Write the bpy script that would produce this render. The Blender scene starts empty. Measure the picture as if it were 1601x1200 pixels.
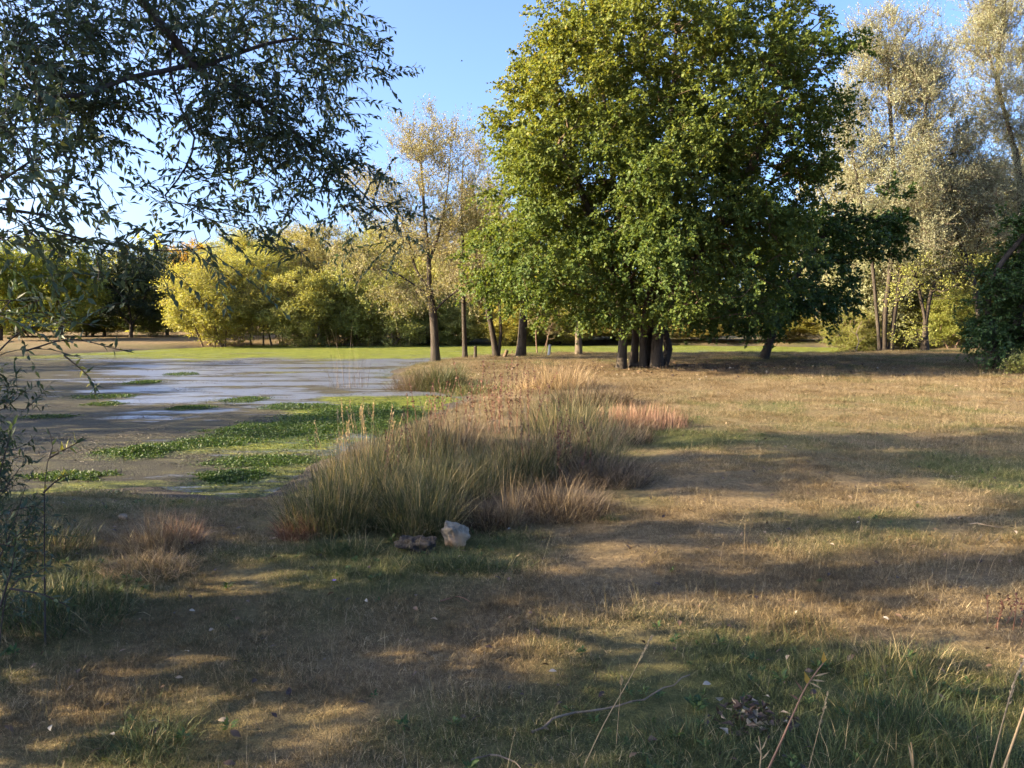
import bpy, math, numpy as np
from mathutils import Vector, Matrix, Euler

S = bpy.context.scene
COL = S.collection
RNG = np.random.default_rng(11)
PI = math.pi

# ------------------------------------------------------------------ camera
EYE, F = 1.6, 1209.0
PITCH = math.atan(110.0 / F)
cam = bpy.data.cameras.new('camera')
cam.sensor_width = 36.0
cam.lens = 36.0 * F / 1601.0
cam.clip_start, cam.clip_end = 0.05, 3000.0
cam_o = bpy.data.objects.new('camera', cam)
COL.objects.link(cam_o)
cam_o.location = (0, 0, EYE)
cam_o.rotation_euler = (PI / 2 - PITCH, 0, 0)
S.camera = cam_o

# ------------------------------------------------------------------ sky, sun, exposure
SUN_EL, SUN_AZ = math.radians(22.0), math.radians(9.0)     # azimuth: degrees behind due left
TO_SUN = Vector((-math.cos(SUN_EL) * math.cos(SUN_AZ), -math.cos(SUN_EL) * math.sin(SUN_AZ), math.sin(SUN_EL)))
world = bpy.data.worlds.new('World')
S.world = world
world.use_nodes = True
wn = world.node_tree
sky = wn.nodes.new('ShaderNodeTexSky')
sky.sky_type = 'NISHITA'
sky.sun_disc = False
sky.sun_elevation = SUN_EL
sky.sun_rotation = math.atan2(TO_SUN.x, TO_SUN.y)
sky.altitude = 100
sky.air_density = 0.6
sky.dust_density = 4.0
sky.ozone_density = 4.5
wn.links.new(sky.outputs[0], wn.nodes['Background'].inputs[0])
wn.nodes['Background'].inputs[1].default_value = 0.088
sun = bpy.data.lights.new('sun', 'SUN')
sun.energy = 4.0
sun.angle = math.radians(0.5)
sun.color = (1.0, 0.80, 0.50)
sun_o = bpy.data.objects.new('sun', sun)
COL.objects.link(sun_o)
sun_o.rotation_euler = TO_SUN.to_track_quat('Z', 'Y').to_euler()
sun_o.location = TO_SUN * 60
S.view_settings.view_transform = 'Standard'
S.view_settings.look = 'None'
S.view_settings.exposure = 2.75
S.view_settings.gamma = 1.0
S.view_settings.use_curve_mapping = False
S.render.engine = 'CYCLES'
S.cycles.max_bounces = 4
S.cycles.diffuse_bounces = 2
S.cycles.glossy_bounces = 2
S.cycles.transmission_bounces = 3
S.cycles.transparent_max_bounces = 4
S.cycles.caustics_reflective = False
S.cycles.caustics_refractive = False
S.cycles.use_denoising = True
S.cycles.use_adaptive_sampling = True
S.cycles.adaptive_threshold = 0.018

# ------------------------------------------------------------------ placing by sight lines
def ray(px, py):
    a, b = px - 800.5, 600.0 - py
    return np.array([a, F * math.cos(PITCH) + b * math.sin(PITCH), -F * math.sin(PITCH) + b * math.cos(PITCH)])
def at(px, py, Y):
    d = ray(px, py)
    return np.array([0, 0, EYE]) + d * (Y / d[1])
def on(px, py, z=0.0):
    d = ray(px, py)
    return np.array([0, 0, EYE]) + d * ((z - EYE) / d[2])

# ------------------------------------------------------------------ noise in numpy
_perm = np.random.default_rng(3).random((256, 256))
def vnoise(x, y, s):
    x = np.asarray(x, float) / s + 57.3
    y = np.asarray(y, float) / s + 31.7
    xi, yi = np.floor(x).astype(int), np.floor(y).astype(int)
    fx, fy = x - xi, y - yi
    fx, fy = fx * fx * (3 - 2 * fx), fy * fy * (3 - 2 * fy)
    g = lambda a, b: _perm[a & 255, b & 255]
    return (g(xi, yi) * (1 - fx) + g(xi + 1, yi) * fx) * (1 - fy) + (g(xi, yi + 1) * (1 - fx) + g(xi + 1, yi + 1) * fx) * fy
def fbm(x, y, s, o=4):
    t, a, w = 0, 1.0, 0
    for i in range(o):
        t = t + a * vnoise(np.asarray(x) + 13 * i, np.asarray(y) - 7 * i, s); w += a
        a *= .5; s *= .5
    return t / w
def sstep(a, b, x):
    t = np.clip((x - a) / (b - a), 0, 1)
    return t * t * (3 - 2 * t)

# ------------------------------------------------------------------ mesh helpers
def mesh_np(name, V, tris=None, quads=None, attrs=None, mats=(), smooth=False):
    me = bpy.data.meshes.new(name)
    V = np.asarray(V, np.float32)
    nt = 0 if tris is None else len(tris)
    nq = 0 if quads is None else len(quads)
    me.vertices.add(len(V))
    me.vertices.foreach_set('co', V.ravel())
    loops, start, p = [], [], 0
    if nt:
        loops.append(np.asarray(tris, np.int32).ravel()); start.append(np.arange(nt) * 3); p = nt * 3
    if nq:
        loops.append(np.asarray(quads, np.int32).ravel()); start.append(p + np.arange(nq) * 4)
    if loops:
        L = np.concatenate(loops)
        me.loops.add(len(L))
        me.loops.foreach_set('vertex_index', L)
        me.polygons.add(nt + nq)
        me.polygons.foreach_set('loop_start', np.concatenate(start).astype(np.int32))
        if smooth:
            me.polygons.foreach_set('use_smooth', np.ones(nt + nq, bool))
    for k, a in (attrs or {}).items():
        a = np.asarray(a)
        if a.ndim == 2:
            at_ = me.attributes.new(k, 'FLOAT_VECTOR', 'POINT'); at_.data.foreach_set('vector', a.astype(np.float32).ravel())
        elif a.dtype.kind == 'i':
            at_ = me.attributes.new(k, 'INT', 'POINT'); at_.data.foreach_set('value', a.astype(np.int32))
        else:
            at_ = me.attributes.new(k, 'FLOAT', 'POINT'); at_.data.foreach_set('value', a.astype(np.float32))
    for m in mats:
        me.materials.append(m)
    me.update(calc_edges=True)
    return me
def obj(name, me, parent=None, loc=None):
    o = bpy.data.objects.new(name, me)
    COL.objects.link(o)
    if parent is not None: o.parent = parent
    if loc is not None: o.location = loc
    return o
def tag(o, label=None, cat=None, group=None, kind=None):
    if label: o['label'] = label
    if cat: o['category'] = cat
    if group: o['group'] = group
    if kind: o['kind'] = kind
    return o
def thing(name, label, cat, loc=(0, 0, 0), group=None, rz=0):
    o = obj(name, None)
    o.location = loc; o.rotation_euler = (0, 0, rz)
    return tag(o, label, cat, group)
def unit(v):
    return v / np.maximum(np.linalg.norm(v, axis=-1, keepdims=True), 1e-9)
class Geo:
    """collects vertex blocks with tris / quads and one float attribute"""
    def __init__(s): s.V, s.T, s.Q, s.A, s.n = [], [], [], [], 0
    def add(s, V, tris=None, quads=None, a=None):
        V = np.asarray(V, float).reshape(-1, 3)
        if tris is not None and len(tris): s.T.append(np.asarray(tris) + s.n)
        if quads is not None and len(quads): s.Q.append(np.asarray(quads) + s.n)
        s.V.append(V); s.A.append(np.zeros(len(V)) if a is None else np.broadcast_to(np.asarray(a, float), (len(V),)))
        s.n += len(V)
        return s
    def mesh(s, name, mats, smooth=False):
        return mesh_np(name, np.concatenate(s.V), np.concatenate(s.T) if s.T else None, np.concatenate(s.Q) if s.Q else None,
                       {'tint': np.concatenate(s.A)}, mats, smooth)

# ------------------------------------------------------------------ materials
def new_mat(name):
    m = bpy.data.materials.new(name); m.use_nodes = True
    m.node_tree.nodes.clear()
    return m, m.node_tree
def nd(t, kind, **kw):
    n = t.nodes.new(kind)
    for k, v in kw.items():
        if k.startswith('i_'):
            key = k[2:]
            n.inputs[int(key) if key.isdigit() else key].default_value = v
        else: setattr(n, k, v)
    return n
def ramp(t, stops, fac=None):
    r = nd(t, 'ShaderNodeValToRGB')
    e = r.color_ramp.elements
    while len(e) < len(stops): e.new(.5)
    for i, (p, c) in enumerate(stops):
        e[i].position = p; e[i].color = (*c, 1)
    if fac is not None: t.links.new(fac, r.inputs[0])
    return r.outputs[0]
def mixc(t, f, a, b, mode='MIX'):
    n = nd(t, 'ShaderNodeMix', data_type='RGBA', blend_type=mode)
    for v, i in ((f, 0), (a, 6), (b, 7)):
        if hasattr(v, 'links') or hasattr(v, 'is_linked'): t.links.new(v, n.inputs[i])
        else: n.inputs[i].default_value = v if i == 0 else (*v, 1)
    return n.outputs[2]
def noise(t, scale, detail=4, vec=None, rough=.55):
    n = nd(t, 'ShaderNodeTexNoise', i_Scale=scale, i_Detail=detail, i_Roughness=rough)
    if vec is not None: t.links.new(vec, n.inputs['Vector'])
    return n.outputs['Fac']
def math_n(t, op, a, b=0.0, clamp=False):
    n = nd(t, 'ShaderNodeMath', operation=op, use_clamp=clamp)
    for v, i in ((a, 0), (b, 1)):
        if hasattr(v, 'is_linked'): t.links.new(v, n.inputs[i])
        else: n.inputs[i].default_value = v
    return n.outputs[0]
def finish(t, shader):
    o = nd(t, 'ShaderNodeOutputMaterial'); t.links.new(shader, o.inputs[0])
def attr(t, name, kind='GEOMETRY'):
    return nd(t, 'ShaderNodeAttribute', attribute_name=name, attribute_type=kind).outputs['Fac']

def leaf_mat(name, stops, trans=.35, rough=.5, tcol=(1.25, 1.15, .55), spec=.3, source='GEOMETRY'):
    m, t = new_mat(name)
    c = ramp(t, stops, attr(t, 'tint', source))
    oi = nd(t, 'ShaderNodeObjectInfo')
    c = mixc(t, 1.0, c, oi.outputs['Color'], 'MULTIPLY')
    p = nd(t, 'ShaderNodeBsdfPrincipled', i_Roughness=rough)
    p.inputs['Specular IOR Level'].default_value = spec
    t.links.new(c, p.inputs['Base Color'])
    tr = nd(t, 'ShaderNodeBsdfTranslucent')
    t.links.new(mixc(t, 1.0, c, tcol, 'MULTIPLY'), tr.inputs[0])
    mx = nd(t, 'ShaderNodeMixShader', i_0=trans)
    t.links.new(p.outputs[0], mx.inputs[1]); t.links.new(tr.outputs[0], mx.inputs[2])
    finish(t, mx.outputs[0])
    return m
def bark_mat(name, a, b, scale=9.0, bump=.6):
    m, t = new_mat(name)
    tc = nd(t, 'ShaderNodeTexCoord')
    mp = nd(t, 'ShaderNodeMapping'); mp.inputs['Scale'].default_value = (1, 1, .22)
    t.links.new(tc.outputs['Object'], mp.inputs[0])
    n = noise(t, scale, 8, mp.outputs[0], .65)
    n2 = noise(t, scale * .25, 3, tc.outputs['Object'])
    c = ramp(t, [(.3, a), (.7, b)], n)
    c = mixc(t, math_n(t, 'MULTIPLY', n2, .7), c, tuple(x * .55 for x in a))
    p = nd(t, 'ShaderNodeBsdfPrincipled', i_Roughness=.9)
    p.inputs['Specular IOR Level'].default_value = .15
    t.links.new(c, p.inputs['Base Color'])
    bp = nd(t, 'ShaderNodeBump', i_Strength=bump, i_Distance=.05)
    t.links.new(n, bp.inputs['Height']); t.links.new(bp.outputs[0], p.inputs['Normal'])
    finish(t, p.outputs[0])
    return m

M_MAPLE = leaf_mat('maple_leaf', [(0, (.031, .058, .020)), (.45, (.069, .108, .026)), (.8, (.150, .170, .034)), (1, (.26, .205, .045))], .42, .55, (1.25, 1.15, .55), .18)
M_GREEN = leaf_mat('green_leaf', [(0, (.030, .060, .018)), (.6, (.062, .108, .027)), (1, (.13, .155, .04))], .38)
M_WILLOW = leaf_mat('willow_leaf', [(0, (.034, .052, .034)), (.55, (.060, .086, .052)), (.93, (.095, .125, .072)), (1, (.26, .24, .06))], .30, .48, (1.1, 1.15, .6), .22)
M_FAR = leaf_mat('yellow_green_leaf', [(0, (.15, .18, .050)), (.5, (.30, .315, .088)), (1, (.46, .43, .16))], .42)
M_PALE = leaf_mat('pale_poplar_leaf', [(0, (.18, .195, .115)), (.5, (.32, .325, .20)), (1, (.44, .43, .30))], .42, .6, (1.1, 1.05, .75), .12)
M_THIN = leaf_mat('thin_birch_leaf', [(0, (.14, .145, .062)), (.5, (.27, .255, .12)), (1, (.42, .37, .20))], .35)
M_DARK = leaf_mat('dark_evergreen_leaf', [(0, (.012, .026, .012)), (.6, (.026, .045, .018)), (1, (.05, .07, .022))], .2)
M_BARK = bark_mat('dark_bark', (.030, .024, .020), (.105, .085, .066))
M_BARKB = bark_mat('brown_bark', (.085, .055, .034), (.21, .15, .10))
M_BARKP = bark_mat('pale_bark', (.13, .10, .075), (.30, .24, .18))
M_TWIG = bark_mat('pinkish_twig', (.14, .09, .068), (.27, .19, .145), 4, .2)
M_WBARK = bark_mat('willow_bark', (.035, .030, .030), (.10, .085, .075), 30, .4)

def ribbon_mat(name, stops, trans=.25, rough=.6):
    return leaf_mat(name, stops, trans, rough, (1.15, 1.1, .7), .25)
M_RUSH = ribbon_mat('rush_blade', [(0, (.028, .036, .015)), (.35, (.070, .084, .032)), (.65, (.14, .128, .056)), (1, (.36, .28, .15))])
M_STRAW = ribbon_mat('straw_blade', [(0, (.12, .075, .045)), (.5, (.27, .19, .11)), (1, (.50, .38, .22))])
M_BROWN = ribbon_mat('brown_blade', [(0, (.040, .028, .020)), (.4, (.105, .074, .048)), (.75, (.20, .145, .090)), (1, (.36, .27, .17))])
M_PINK = ribbon_mat('reddish_stem', [(0, (.10, .045, .032)), (.5, (.22, .12, .08)), (1, (.36, .23, .15))])
M_GREENB = ribbon_mat('green_blade', [(0, (.032, .050, .019)), (.6, (.066, .088, .032)), (.9, (.145, .140, .06)), (1, (.34, .26, .14))])

# ------------------------------------------------------------------ the pond outline and the lie of the land
WATER = -0.25
def wp(px, py): return on(px, py, WATER)[:2]
pond = [wp(-420, 600), wp(-150, 566), wp(40, 556), wp(170, 550), wp(290, 544), wp(430, 538.5), wp(640, 537.5), wp(860, 539), wp(1090, 540),
        wp(1260, 542), wp(1400, 545), (19.5, 36.0), (13.0, 33.2), wp(1215, 556), wp(1090, 557.0), wp(960, 556.5), wp(840, 557.5), wp(745, 559.5), wp(690, 563), wp(650, 571), wp(612, 581),
        wp(622, 597), wp(700, 612), wp(735, 618), wp(712, 634), wp(650, 662), wp(566, 692), wp(505, 728), wp(455, 768), wp(420, 792), wp(340, 790),
        wp(210, 772), wp(90, 770), wp(-60, 800), (-7.2, 7.0), (-12, 6.2), (-24, 6.5), (-30, 14)]
pond = np.array([np.asarray(p, float)[:2] for p in pond])
def smooth_poly(P, n=3):
    for _ in range(n):
        Q = np.roll(P, -1, 0)
        P = np.stack([.75 * P + .25 * Q, .25 * P + .75 * Q], 1).reshape(-1, 2)
    return P
pond_s = smooth_poly(pond, 2)
def pond_sd(x, y):
    """signed distance to the shore, negative on the water"""
    x = np.asarray(x, float); y = np.asarray(y, float)
    sh = x.shape; x = x.ravel(); y = y.ravel()
    best = np.full(x.shape, 1e9); ins = np.zeros(x.shape, bool)
    for a, b in zip(pond_s, np.roll(pond_s, -1, 0)):
        e = b - a
        t = np.clip(((x - a[0]) * e[0] + (y - a[1]) * e[1]) / max(e @ e, 1e-9), 0, 1)
        best = np.minimum(best, (x - a[0] - t * e[0]) ** 2 + (y - a[1] - t * e[1]) ** 2)
        if a[1] != b[1]:
            c = ((a[1] > y) != (b[1] > y)) & (x < (b[0] - a[0]) * (y - a[1]) / (b[1] - a[1]) + a[0])
            ins ^= c
    d = np.sqrt(best); d[ins] *= -1
    return d.reshape(sh)
def zg(x, y, sd=None):
    x = np.asarray(x, float); y = np.asarray(y, float)
    if sd is None: sd = pond_sd(x, y)
    sdw = sd + (fbm(x, y, 1.1, 3) - .5) * .7
    base = (fbm(x, y, 3.0, 4) - .5) * .10 + (fbm(x, y, .7, 2) - .5) * .055
    bank = -.235 + .235 * sstep(-.05, 1.5, sdw)
    deep = -.45 * sstep(0, 1.4, -sdw)
    far = sstep(60, 300, np.hypot(x, y)) * fbm(x, y, 90, 2) * 3
    return bank + deep + base * (.35 + .65 * sstep(0, 1.5, sd)) + far
def zg1(x, y): return float(zg(np.array([x]), np.array([y]))[0])
def ground_at(px, py):
    p = on(px, py, 0)
    for _ in range(4): p = on(px, py, zg1(p[0], p[1]))
    return p

# how green (against dry straw) the lawn is
GREEN_SPOTS = [(690, 880, .55, .9), (560, 880, .5, .6), (940, 808, .35, .9), (800, 835, .4, .7), (1080, 690, 1.0, .6), (1500, 735, 1.0, .6), (1300, 1120, .8, 1.), (1450, 1100, .8, .9),
               (1100, 1120, .45, .8), (180, 960, .6, .3), (450, 930, .5, .25), (250, 1140, .35, .9), (620, 1130, .4, .6), (60, 900, .6, .6), (390, 1000, .5, .15), (880, 1000, .5, .2),
               (1200, 650, 1.8, .35), (1350, 870, .5, .35), (800, 1150, .4, .6)]
_gs = [(on(px, py)[:2], r, a) for px, py, r, a in GREEN_SPOTS]
DRY_SPOTS = [(420, 1100, .55, .35), (640, 1010, .6, .3), (250, 1010, .5, .3), (520, 1180, .4, .3), (330, 930, .5, .25), (900, 1080, .5, .2), (850, 920, .7, .5), (1100, 870, .8, .5), (1000, 770, 1.1, .4), (1300, 930, .7, .5), (700, 1050, .4, .3), (260, 850, .35, .7), (120, 1120, .3, .5), (1000, 600, 4, .5), (1450, 600, 4, .3)]
_ds = [(on(px, py)[:2], r, a) for px, py, r, a in DRY_SPOTS]
def greenness(x, y, sd):
    g = .01 + .16 * sstep(4.2, 9, y) + sstep(.44, .70, fbm(x, y, 1.3, 5)) * .50 + (fbm(x, y, .35, 2) - .5) * .45
    for c, r, a in _gs: g = g + .55 * a * np.exp(-((x - c[0]) ** 2 + (y - c[1]) ** 2) / (r * r))
    for c, r, a in _ds: g = g - a * np.exp(-((x - c[0]) ** 2 + (y - c[1]) ** 2) / (r * r))
    g = g + .12 * sstep(1.6, .2, sd) - .5 * sstep(38, 45, y) * sstep(-6, -12, x)
    return np.clip(g, 0, 1)

# ------------------------------------------------------------------ ground, water
def axis(lo, f0, f1, hi, step, grow=1.18):
    mid = list(np.arange(f0, f1 + 1e-6, step))
    a, s = [], step
    p = f0
    while p > lo: s *= grow; p -= s; a.append(p)
    b, s, p = [], step, f1
    while p < hi: s *= grow; p += s; b.append(p)
    return np.array(a[::-1] + mid + b)
xs = axis(-900, -14, 13, 900, .2, 1.14)
ys = axis(-300, 1.5, 27, 1400, .2, 1.07)
X, Y = np.meshgrid(xs, ys)
SD = pond_sd(X, Y)
Z = zg(X, Y, SD)
nx, ny = len(xs), len(ys)
i = (np.arange(ny - 1)[:, None] * nx + np.arange(nx - 1)[None]).ravel()
Q = np.stack([i, i + 1, i + nx + 1, i + nx], 1)
GR = greenness(X, Y, SD)
mapc = np.array([4.0, 22.6])
LITTER = np.exp(-((X - 5.2) ** 2 / 40 + (Y - 23.5) ** 2 / 9))

m_ground, t = new_mat('dry_meadow_soil')
geo = nd(t, 'ShaderNodeNewGeometry')
pos = geo.outputs['Position']
n1, n2, n3 = noise(t, 2.2, 6, pos), noise(t, 22, 5, pos), noise(t, 140, 3, pos)
dry = ramp(t, [(.25, (.068, .048, .030)), (.5, (.146, .106, .060)), (.75, (.255, .192, .110))], math_n(t, 'ADD', math_n(t, 'MULTIPLY', n2, .6), math_n(t, 'MULTIPLY', n3, .42)))
grn = ramp(t, [(.3, (.030, .040, .014)), (.6, (.075, .090, .028)), (.8, (.15, .15, .05))], math_n(t, 'ADD', math_n(t, 'MULTIPLY', n2, .5), math_n(t, 'MULTIPLY', n3, .5)))
gfac = math_n(t, 'ADD', attr(t, 'green'), math_n(t, 'MULTIPLY', math_n(t, 'SUBTRACT', n1, .5), .9), True)
c = mixc(t, math_n(t, 'MULTIPLY', gfac, .85), dry, grn)
c = mixc(t, math_n(t, 'MULTIPLY', attr(t, 'litter'), .8), c, ramp(t, [(.3, (.045, .028, .020)), (.7, (.17, .10, .06))], n3))
mud = ramp(t, [(.3, (.030, .026, .024)), (.55, (.075, .062, .050)), (.72, (.17, .15, .05))], math_n(t, 'ADD', math_n(t, 'MULTIPLY', n2, .55), math_n(t, 'MULTIPLY', n1, .45)))
c = mixc(t, attr(t, 'mud'), c, mud)
p = nd(t, 'ShaderNodeBsdfPrincipled', i_Roughness=.95)
p.inputs['Specular IOR Level'].default_value = .1
t.links.new(c, p.inputs['Base Color'])
bp = nd(t, 'ShaderNodeBump', i_Strength=.9, i_Distance=.03)
t.links.new(math_n(t, 'ADD', n2, math_n(t, 'MULTIPLY', n3, .5)), bp.inputs['Height'])
t.links.new(bp.outputs[0], p.inputs['Normal'])
finish(t, p.outputs[0])
V = np.stack([X, Y, Z], -1).reshape(-1, 3)
MUD = sstep(.55, .0, SD + (fbm(X, Y, .6, 3) - .5) * .8)
ground = obj('ground', mesh_np('ground', V, None, Q, {'green': GR.ravel(), 'mud': MUD.ravel(), 'litter': LITTER.ravel()}, [m_ground], True))
tag(ground, 'uneven dry meadow ground sloping down to the pond', kind='structure')

# water surface: one sheet, its dead weed and its algae cover carried as attributes
wx = np.concatenate([np.arange(-44, -18, 1.0), np.arange(-18, 2, .2), np.arange(2, 22.5, .8)])
wy = np.concatenate([np.arange(5.2, 30, .2), np.arange(30, 50, .45)])
WX, WY = np.meshgrid(wx, wy)
def spot(px, py, rx, ry, a=1.0):
    c0 = on(px, py, WATER); ex = abs(on(px + rx, py, WATER)[0] - c0[0]); ey = abs(on(px, py - ry, WATER)[1] - c0[1])
    return c0[0], c0[1], ex, max(ey, .15), a
ALG = [spot(560, 655, 130, 26), spot(640, 628, 90, 12), spot(470, 690, 110, 18), spot(330, 700, 60, 8, .7), spot(420, 745, 70, 14, .7), spot(350, 770, 130, 16, .7), spot(150, 770, 120, 10, .5), spot(560, 625, 70, 8, .9)]
alg = sstep(29.0, 32.5, WY + (fbm(WX, WY, 3, 3) - .5) * 5) * sstep(-30, -14, WX + (WY - 34) * .8)
for x0, y0, ex, ey, a in ALG:
    alg = np.maximum(alg, a * sstep(1.25, .6, np.sqrt(((WX - x0) / ex) ** 2 + ((WY - y0) / ey) ** 2) + (fbm(WX, WY, .8, 3) - .5) * 1.1))
sdw_ = pond_sd(WX, WY)
alg = np.maximum(alg, .5 * sstep(-11, -5, WX) * sstep(18, 25, WY) * sstep(.38, .6, fbm(WX * .3, WY, 1.2, 3)))
alg = np.maximum(alg, .55 * sstep(-.9, -.1, sdw_ + (fbm(WX, WY, 1.2, 3) - .5) * 1.0) * sstep(30, 12, WY))
nearw = sstep(19, 12, WY) * .50 + sstep(-.47, -.62, WX / WY) * .6 - .05 * sstep(12, 17, WY) * sstep(-16, -9, WX)
i = (np.arange(len(wy) - 1)[:, None] * len(wx) + np.arange(len(wx) - 1)[None]).ravel()
Qw = np.stack([i, i + 1, i + len(wx) + 1, i + len(wx)], 1)
keep = (sdw_.ravel()[Qw].min(1) < 1.2)
m_water, t = new_mat('weedy_pond_water')
geo = nd(t, 'ShaderNodeNewGeometry'); pos = geo.outputs['Position']
mpw = nd(t, 'ShaderNodeMapping'); mpw.inputs['Scale'].default_value = (.30, 1, 1)
t.links.new(pos, mpw.inputs[0]); spos = mpw.outputs[0]
nw1, nw2, nw3 = noise(t, 1.0, 6, spos, .62), noise(t, 4.5, 6, spos, .65), noise(t, 45, 4, pos, .6)
dead = math_n(t, 'ADD', nw1, math_n(t, 'MULTIPLY', math_n(t, 'SUBTRACT', nw2, .5), .35))
dead = math_n(t, 'ADD', dead, math_n(t, 'MULTIPLY', attr(t, 'dead'), .22))
deadf = ramp(t, [(.47, (0, 0, 0)), (.56, (.97, .97, .97))], dead)
deadc = ramp(t, [(.3, (.021, .020, .017)), (.5, (.052, .048, .036)), (.64, (.110, .104, .056)), (.78, (.12, .14, .035))], math_n(t, 'ADD', math_n(t, 'MULTIPLY', nw3, .45), math_n(t, 'MULTIPLY', nw2, .55)))
algc = ramp(t, [(.32, (.040, .055, .014)), (.5, (.12, .14, .026)), (.68, (.30, .285, .075))], math_n(t, 'ADD', math_n(t, 'MULTIPLY', nw3, .4), math_n(t, 'MULTIPLY', nw2, .6)))
bp = nd(t, 'ShaderNodeBump', i_Strength=.6, i_Distance=.08)
t.links.new(noise(t, 2.6, 5, spos, .6), bp.inputs['Height'])
wat = nd(t, 'ShaderNodeBsdfPrincipled', i_Roughness=.30)
wat.inputs['Base Color'].default_value = (.10, .108, .135, 1); wat.inputs['IOR'].default_value = 1.45; wat.inputs['Specular IOR Level'].default_value = .8
t.links.new(bp.outputs[0], wat.inputs['Normal'])
weed = nd(t, 'ShaderNodeBsdfPrincipled', i_Roughness=.75)
weed.inputs['Specular IOR Level'].default_value = .04
algf = ramp(t, [(.30, (0, 0, 0)), (.75, (1, 1, 1))], math_n(t, 'ADD', math_n(t, 'MULTIPLY', attr(t, 'alg'), .85), math_n(t, 'MULTIPLY', math_n(t, 'SUBTRACT', math_n(t, 'ADD', math_n(t, 'MULTIPLY', nw1, .8), math_n(t, 'MULTIPLY', nw2, .7)), .75), 1.7)))
t.links.new(mixc(t, algf, deadc, algc), weed.inputs['Base Color'])
bp2 = nd(t, 'ShaderNodeBump', i_Strength=1.0, i_Distance=.05)
t.links.new(math_n(t, 'ADD', nw2, nw3), bp2.inputs['Height']); t.links.new(bp2.outputs[0], weed.inputs['Normal'])
mx = nd(t, 'ShaderNodeMixShader')
t.links.new(math_n(t, 'MAXIMUM', deadf, algf), mx.inputs[0])
t.links.new(wat.outputs[0], mx.inputs[1]); t.links.new(weed.outputs[0], mx.inputs[2])
finish(t, mx.outputs[0])
WZ = WATER + .012 * np.clip(alg, 0, 1) * fbm(WX, WY, .4, 2)
used = np.unique(Qw[keep]); remap = np.zeros(WX.size, int); remap[used] = np.arange(len(used))
water = obj('pond_water', mesh_np('pond_water', np.stack([WX, WY, WZ], -1).reshape(-1, 3)[used], None, remap[Qw[keep]],
            {'alg': alg.ravel()[used], 'dead': nearw.ravel()[used]}, [m_water], True))
tag(water, 'shallow pond water streaked with dead weed and yellow green algae', kind='structure')

# ------------------------------------------------------------------ leaves and branch tubes
def leaf_geo(g, P, A, N, L, Wd, T, shape='rhomb', fold=.18):
    """P base, A direction, N approx normal; one small folded leaf each"""
    n = len(P)
    A = unit(A); B = unit(np.cross(A, N)); N = np.cross(B, A)
    L = np.broadcast_to(L, (n,))[:, None]; Wd = np.broadcast_to(Wd, (n,))[:, None]
    if shape == 'rhomb':
        V = np.stack([P, P + A * L * .45 + B * Wd * .5 + N * Wd * fold, P + A * L, P + A * L * .45 - B * Wd * .5 + N * Wd * fold], 1)
        k = np.arange(n)[:, None] * 4
        T_ = np.concatenate([k + np.array([0, 1, 2]), k + np.array([0, 2, 3])])
        g.add(V, T_, None, np.repeat(T, 4))
    elif shape == 'palm':
        V = np.stack([P, P + A * L * .30 + B * Wd * .52 - N * Wd * fold, P + A * L * .62 + B * Wd * .26 + N * Wd * fold * .3, P + A * L - N * L * .12,
                      P + A * L * .62 - B * Wd * .26 + N * Wd * fold * .3, P + A * L * .30 - B * Wd * .52 - N * Wd * fold], 1)
        k = np.arange(n)[:, None] * 6
        T_ = np.concatenate([k + np.array(c) for c in ((0, 1, 2), (0, 2, 4), (2, 3, 4), (0, 4, 5))])
        g.add(V, T_, None, np.repeat(T, 6))
    else:                                            # lance, midrib bent down
        V = np.stack([P, P + A * L * .38 + B * Wd * .5 + N * Wd * fold, P + A * L * .42 - N * L * .01, P + A * L - N * L * .10, P + A * L * .38 - B * Wd * .5 + N * Wd * fold], 1)
        k = np.arange(n)[:, None] * 5
        T_ = np.concatenate([k + np.array(c) for c in ((0, 1, 2), (1, 3, 2), (0, 2, 4), (2, 3, 4))])
        g.add(V, T_, None, np.repeat(T, 5))

def rings(C, D, R, k):
    ref = np.where(np.abs(D[:, 0:1]) < .8, np.array([[1., 0, 0]]), np.array([[0, 1., 0]]))
    ref = np.array([[.9, .35, .12]]) * np.ones_like(D)
    u = unit(np.cross(D, ref)); v = np.cross(D, u)
    a = np.arange(k) * 2 * PI / k
    return C[:, None] + (u[:, None] * np.cos(a)[None, :, None] + v[:, None] * np.sin(a)[None, :, None]) * R[:, None, None]
def tubes(g, C0, D0, R0, C1, D1, R1, k, tint=.5):
    n = len(C0)
    if n == 0: return
    V = np.concatenate([rings(C0, unit(D0), R0, k), rings(C1, unit(D1), R1, k)], 1)
    a = np.arange(k); b = (a + 1) % k
    q = np.stack([a, b, b + k, a + k], 1)
    Qs = (np.arange(n)[:, None, None] * 2 * k + q[None]).reshape(-1, 4)
    g.add(V, None, Qs, tint)
def strips(g, C0, C1, r0, r1, tint=.5):
    """hair-thin twigs: one tapered strip each"""
    n = len(C0)
    d = unit(C1 - C0); w = unit(np.cross(d, np.array([[.2, 1., .3]])))
    V = np.stack([C0 - w * r0, C0 + w * r0, C1 + w * r1, C1 - w * r1], 1)
    g.add(V, None, np.arange(n)[:, None] * 4 + np.array([[0, 1, 2, 3]]), tint)
def tube_path(g, pts, rad, k=6, tint=.5, jitter=0, rng=RNG):
    pts = np.asarray(pts, float); rad = np.broadcast_to(rad, (len(pts),)).astype(float)
    if jitter: pts = pts + rng.normal(0, jitter, pts.shape) * np.linspace(0, 1, len(pts))[:, None]
    D = unit(np.gradient(pts, axis=0))
    tubes(g, pts[:-1], D[:-1], rad[:-1], pts[1:], D[1:], rad[1:], k, tint)
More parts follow.
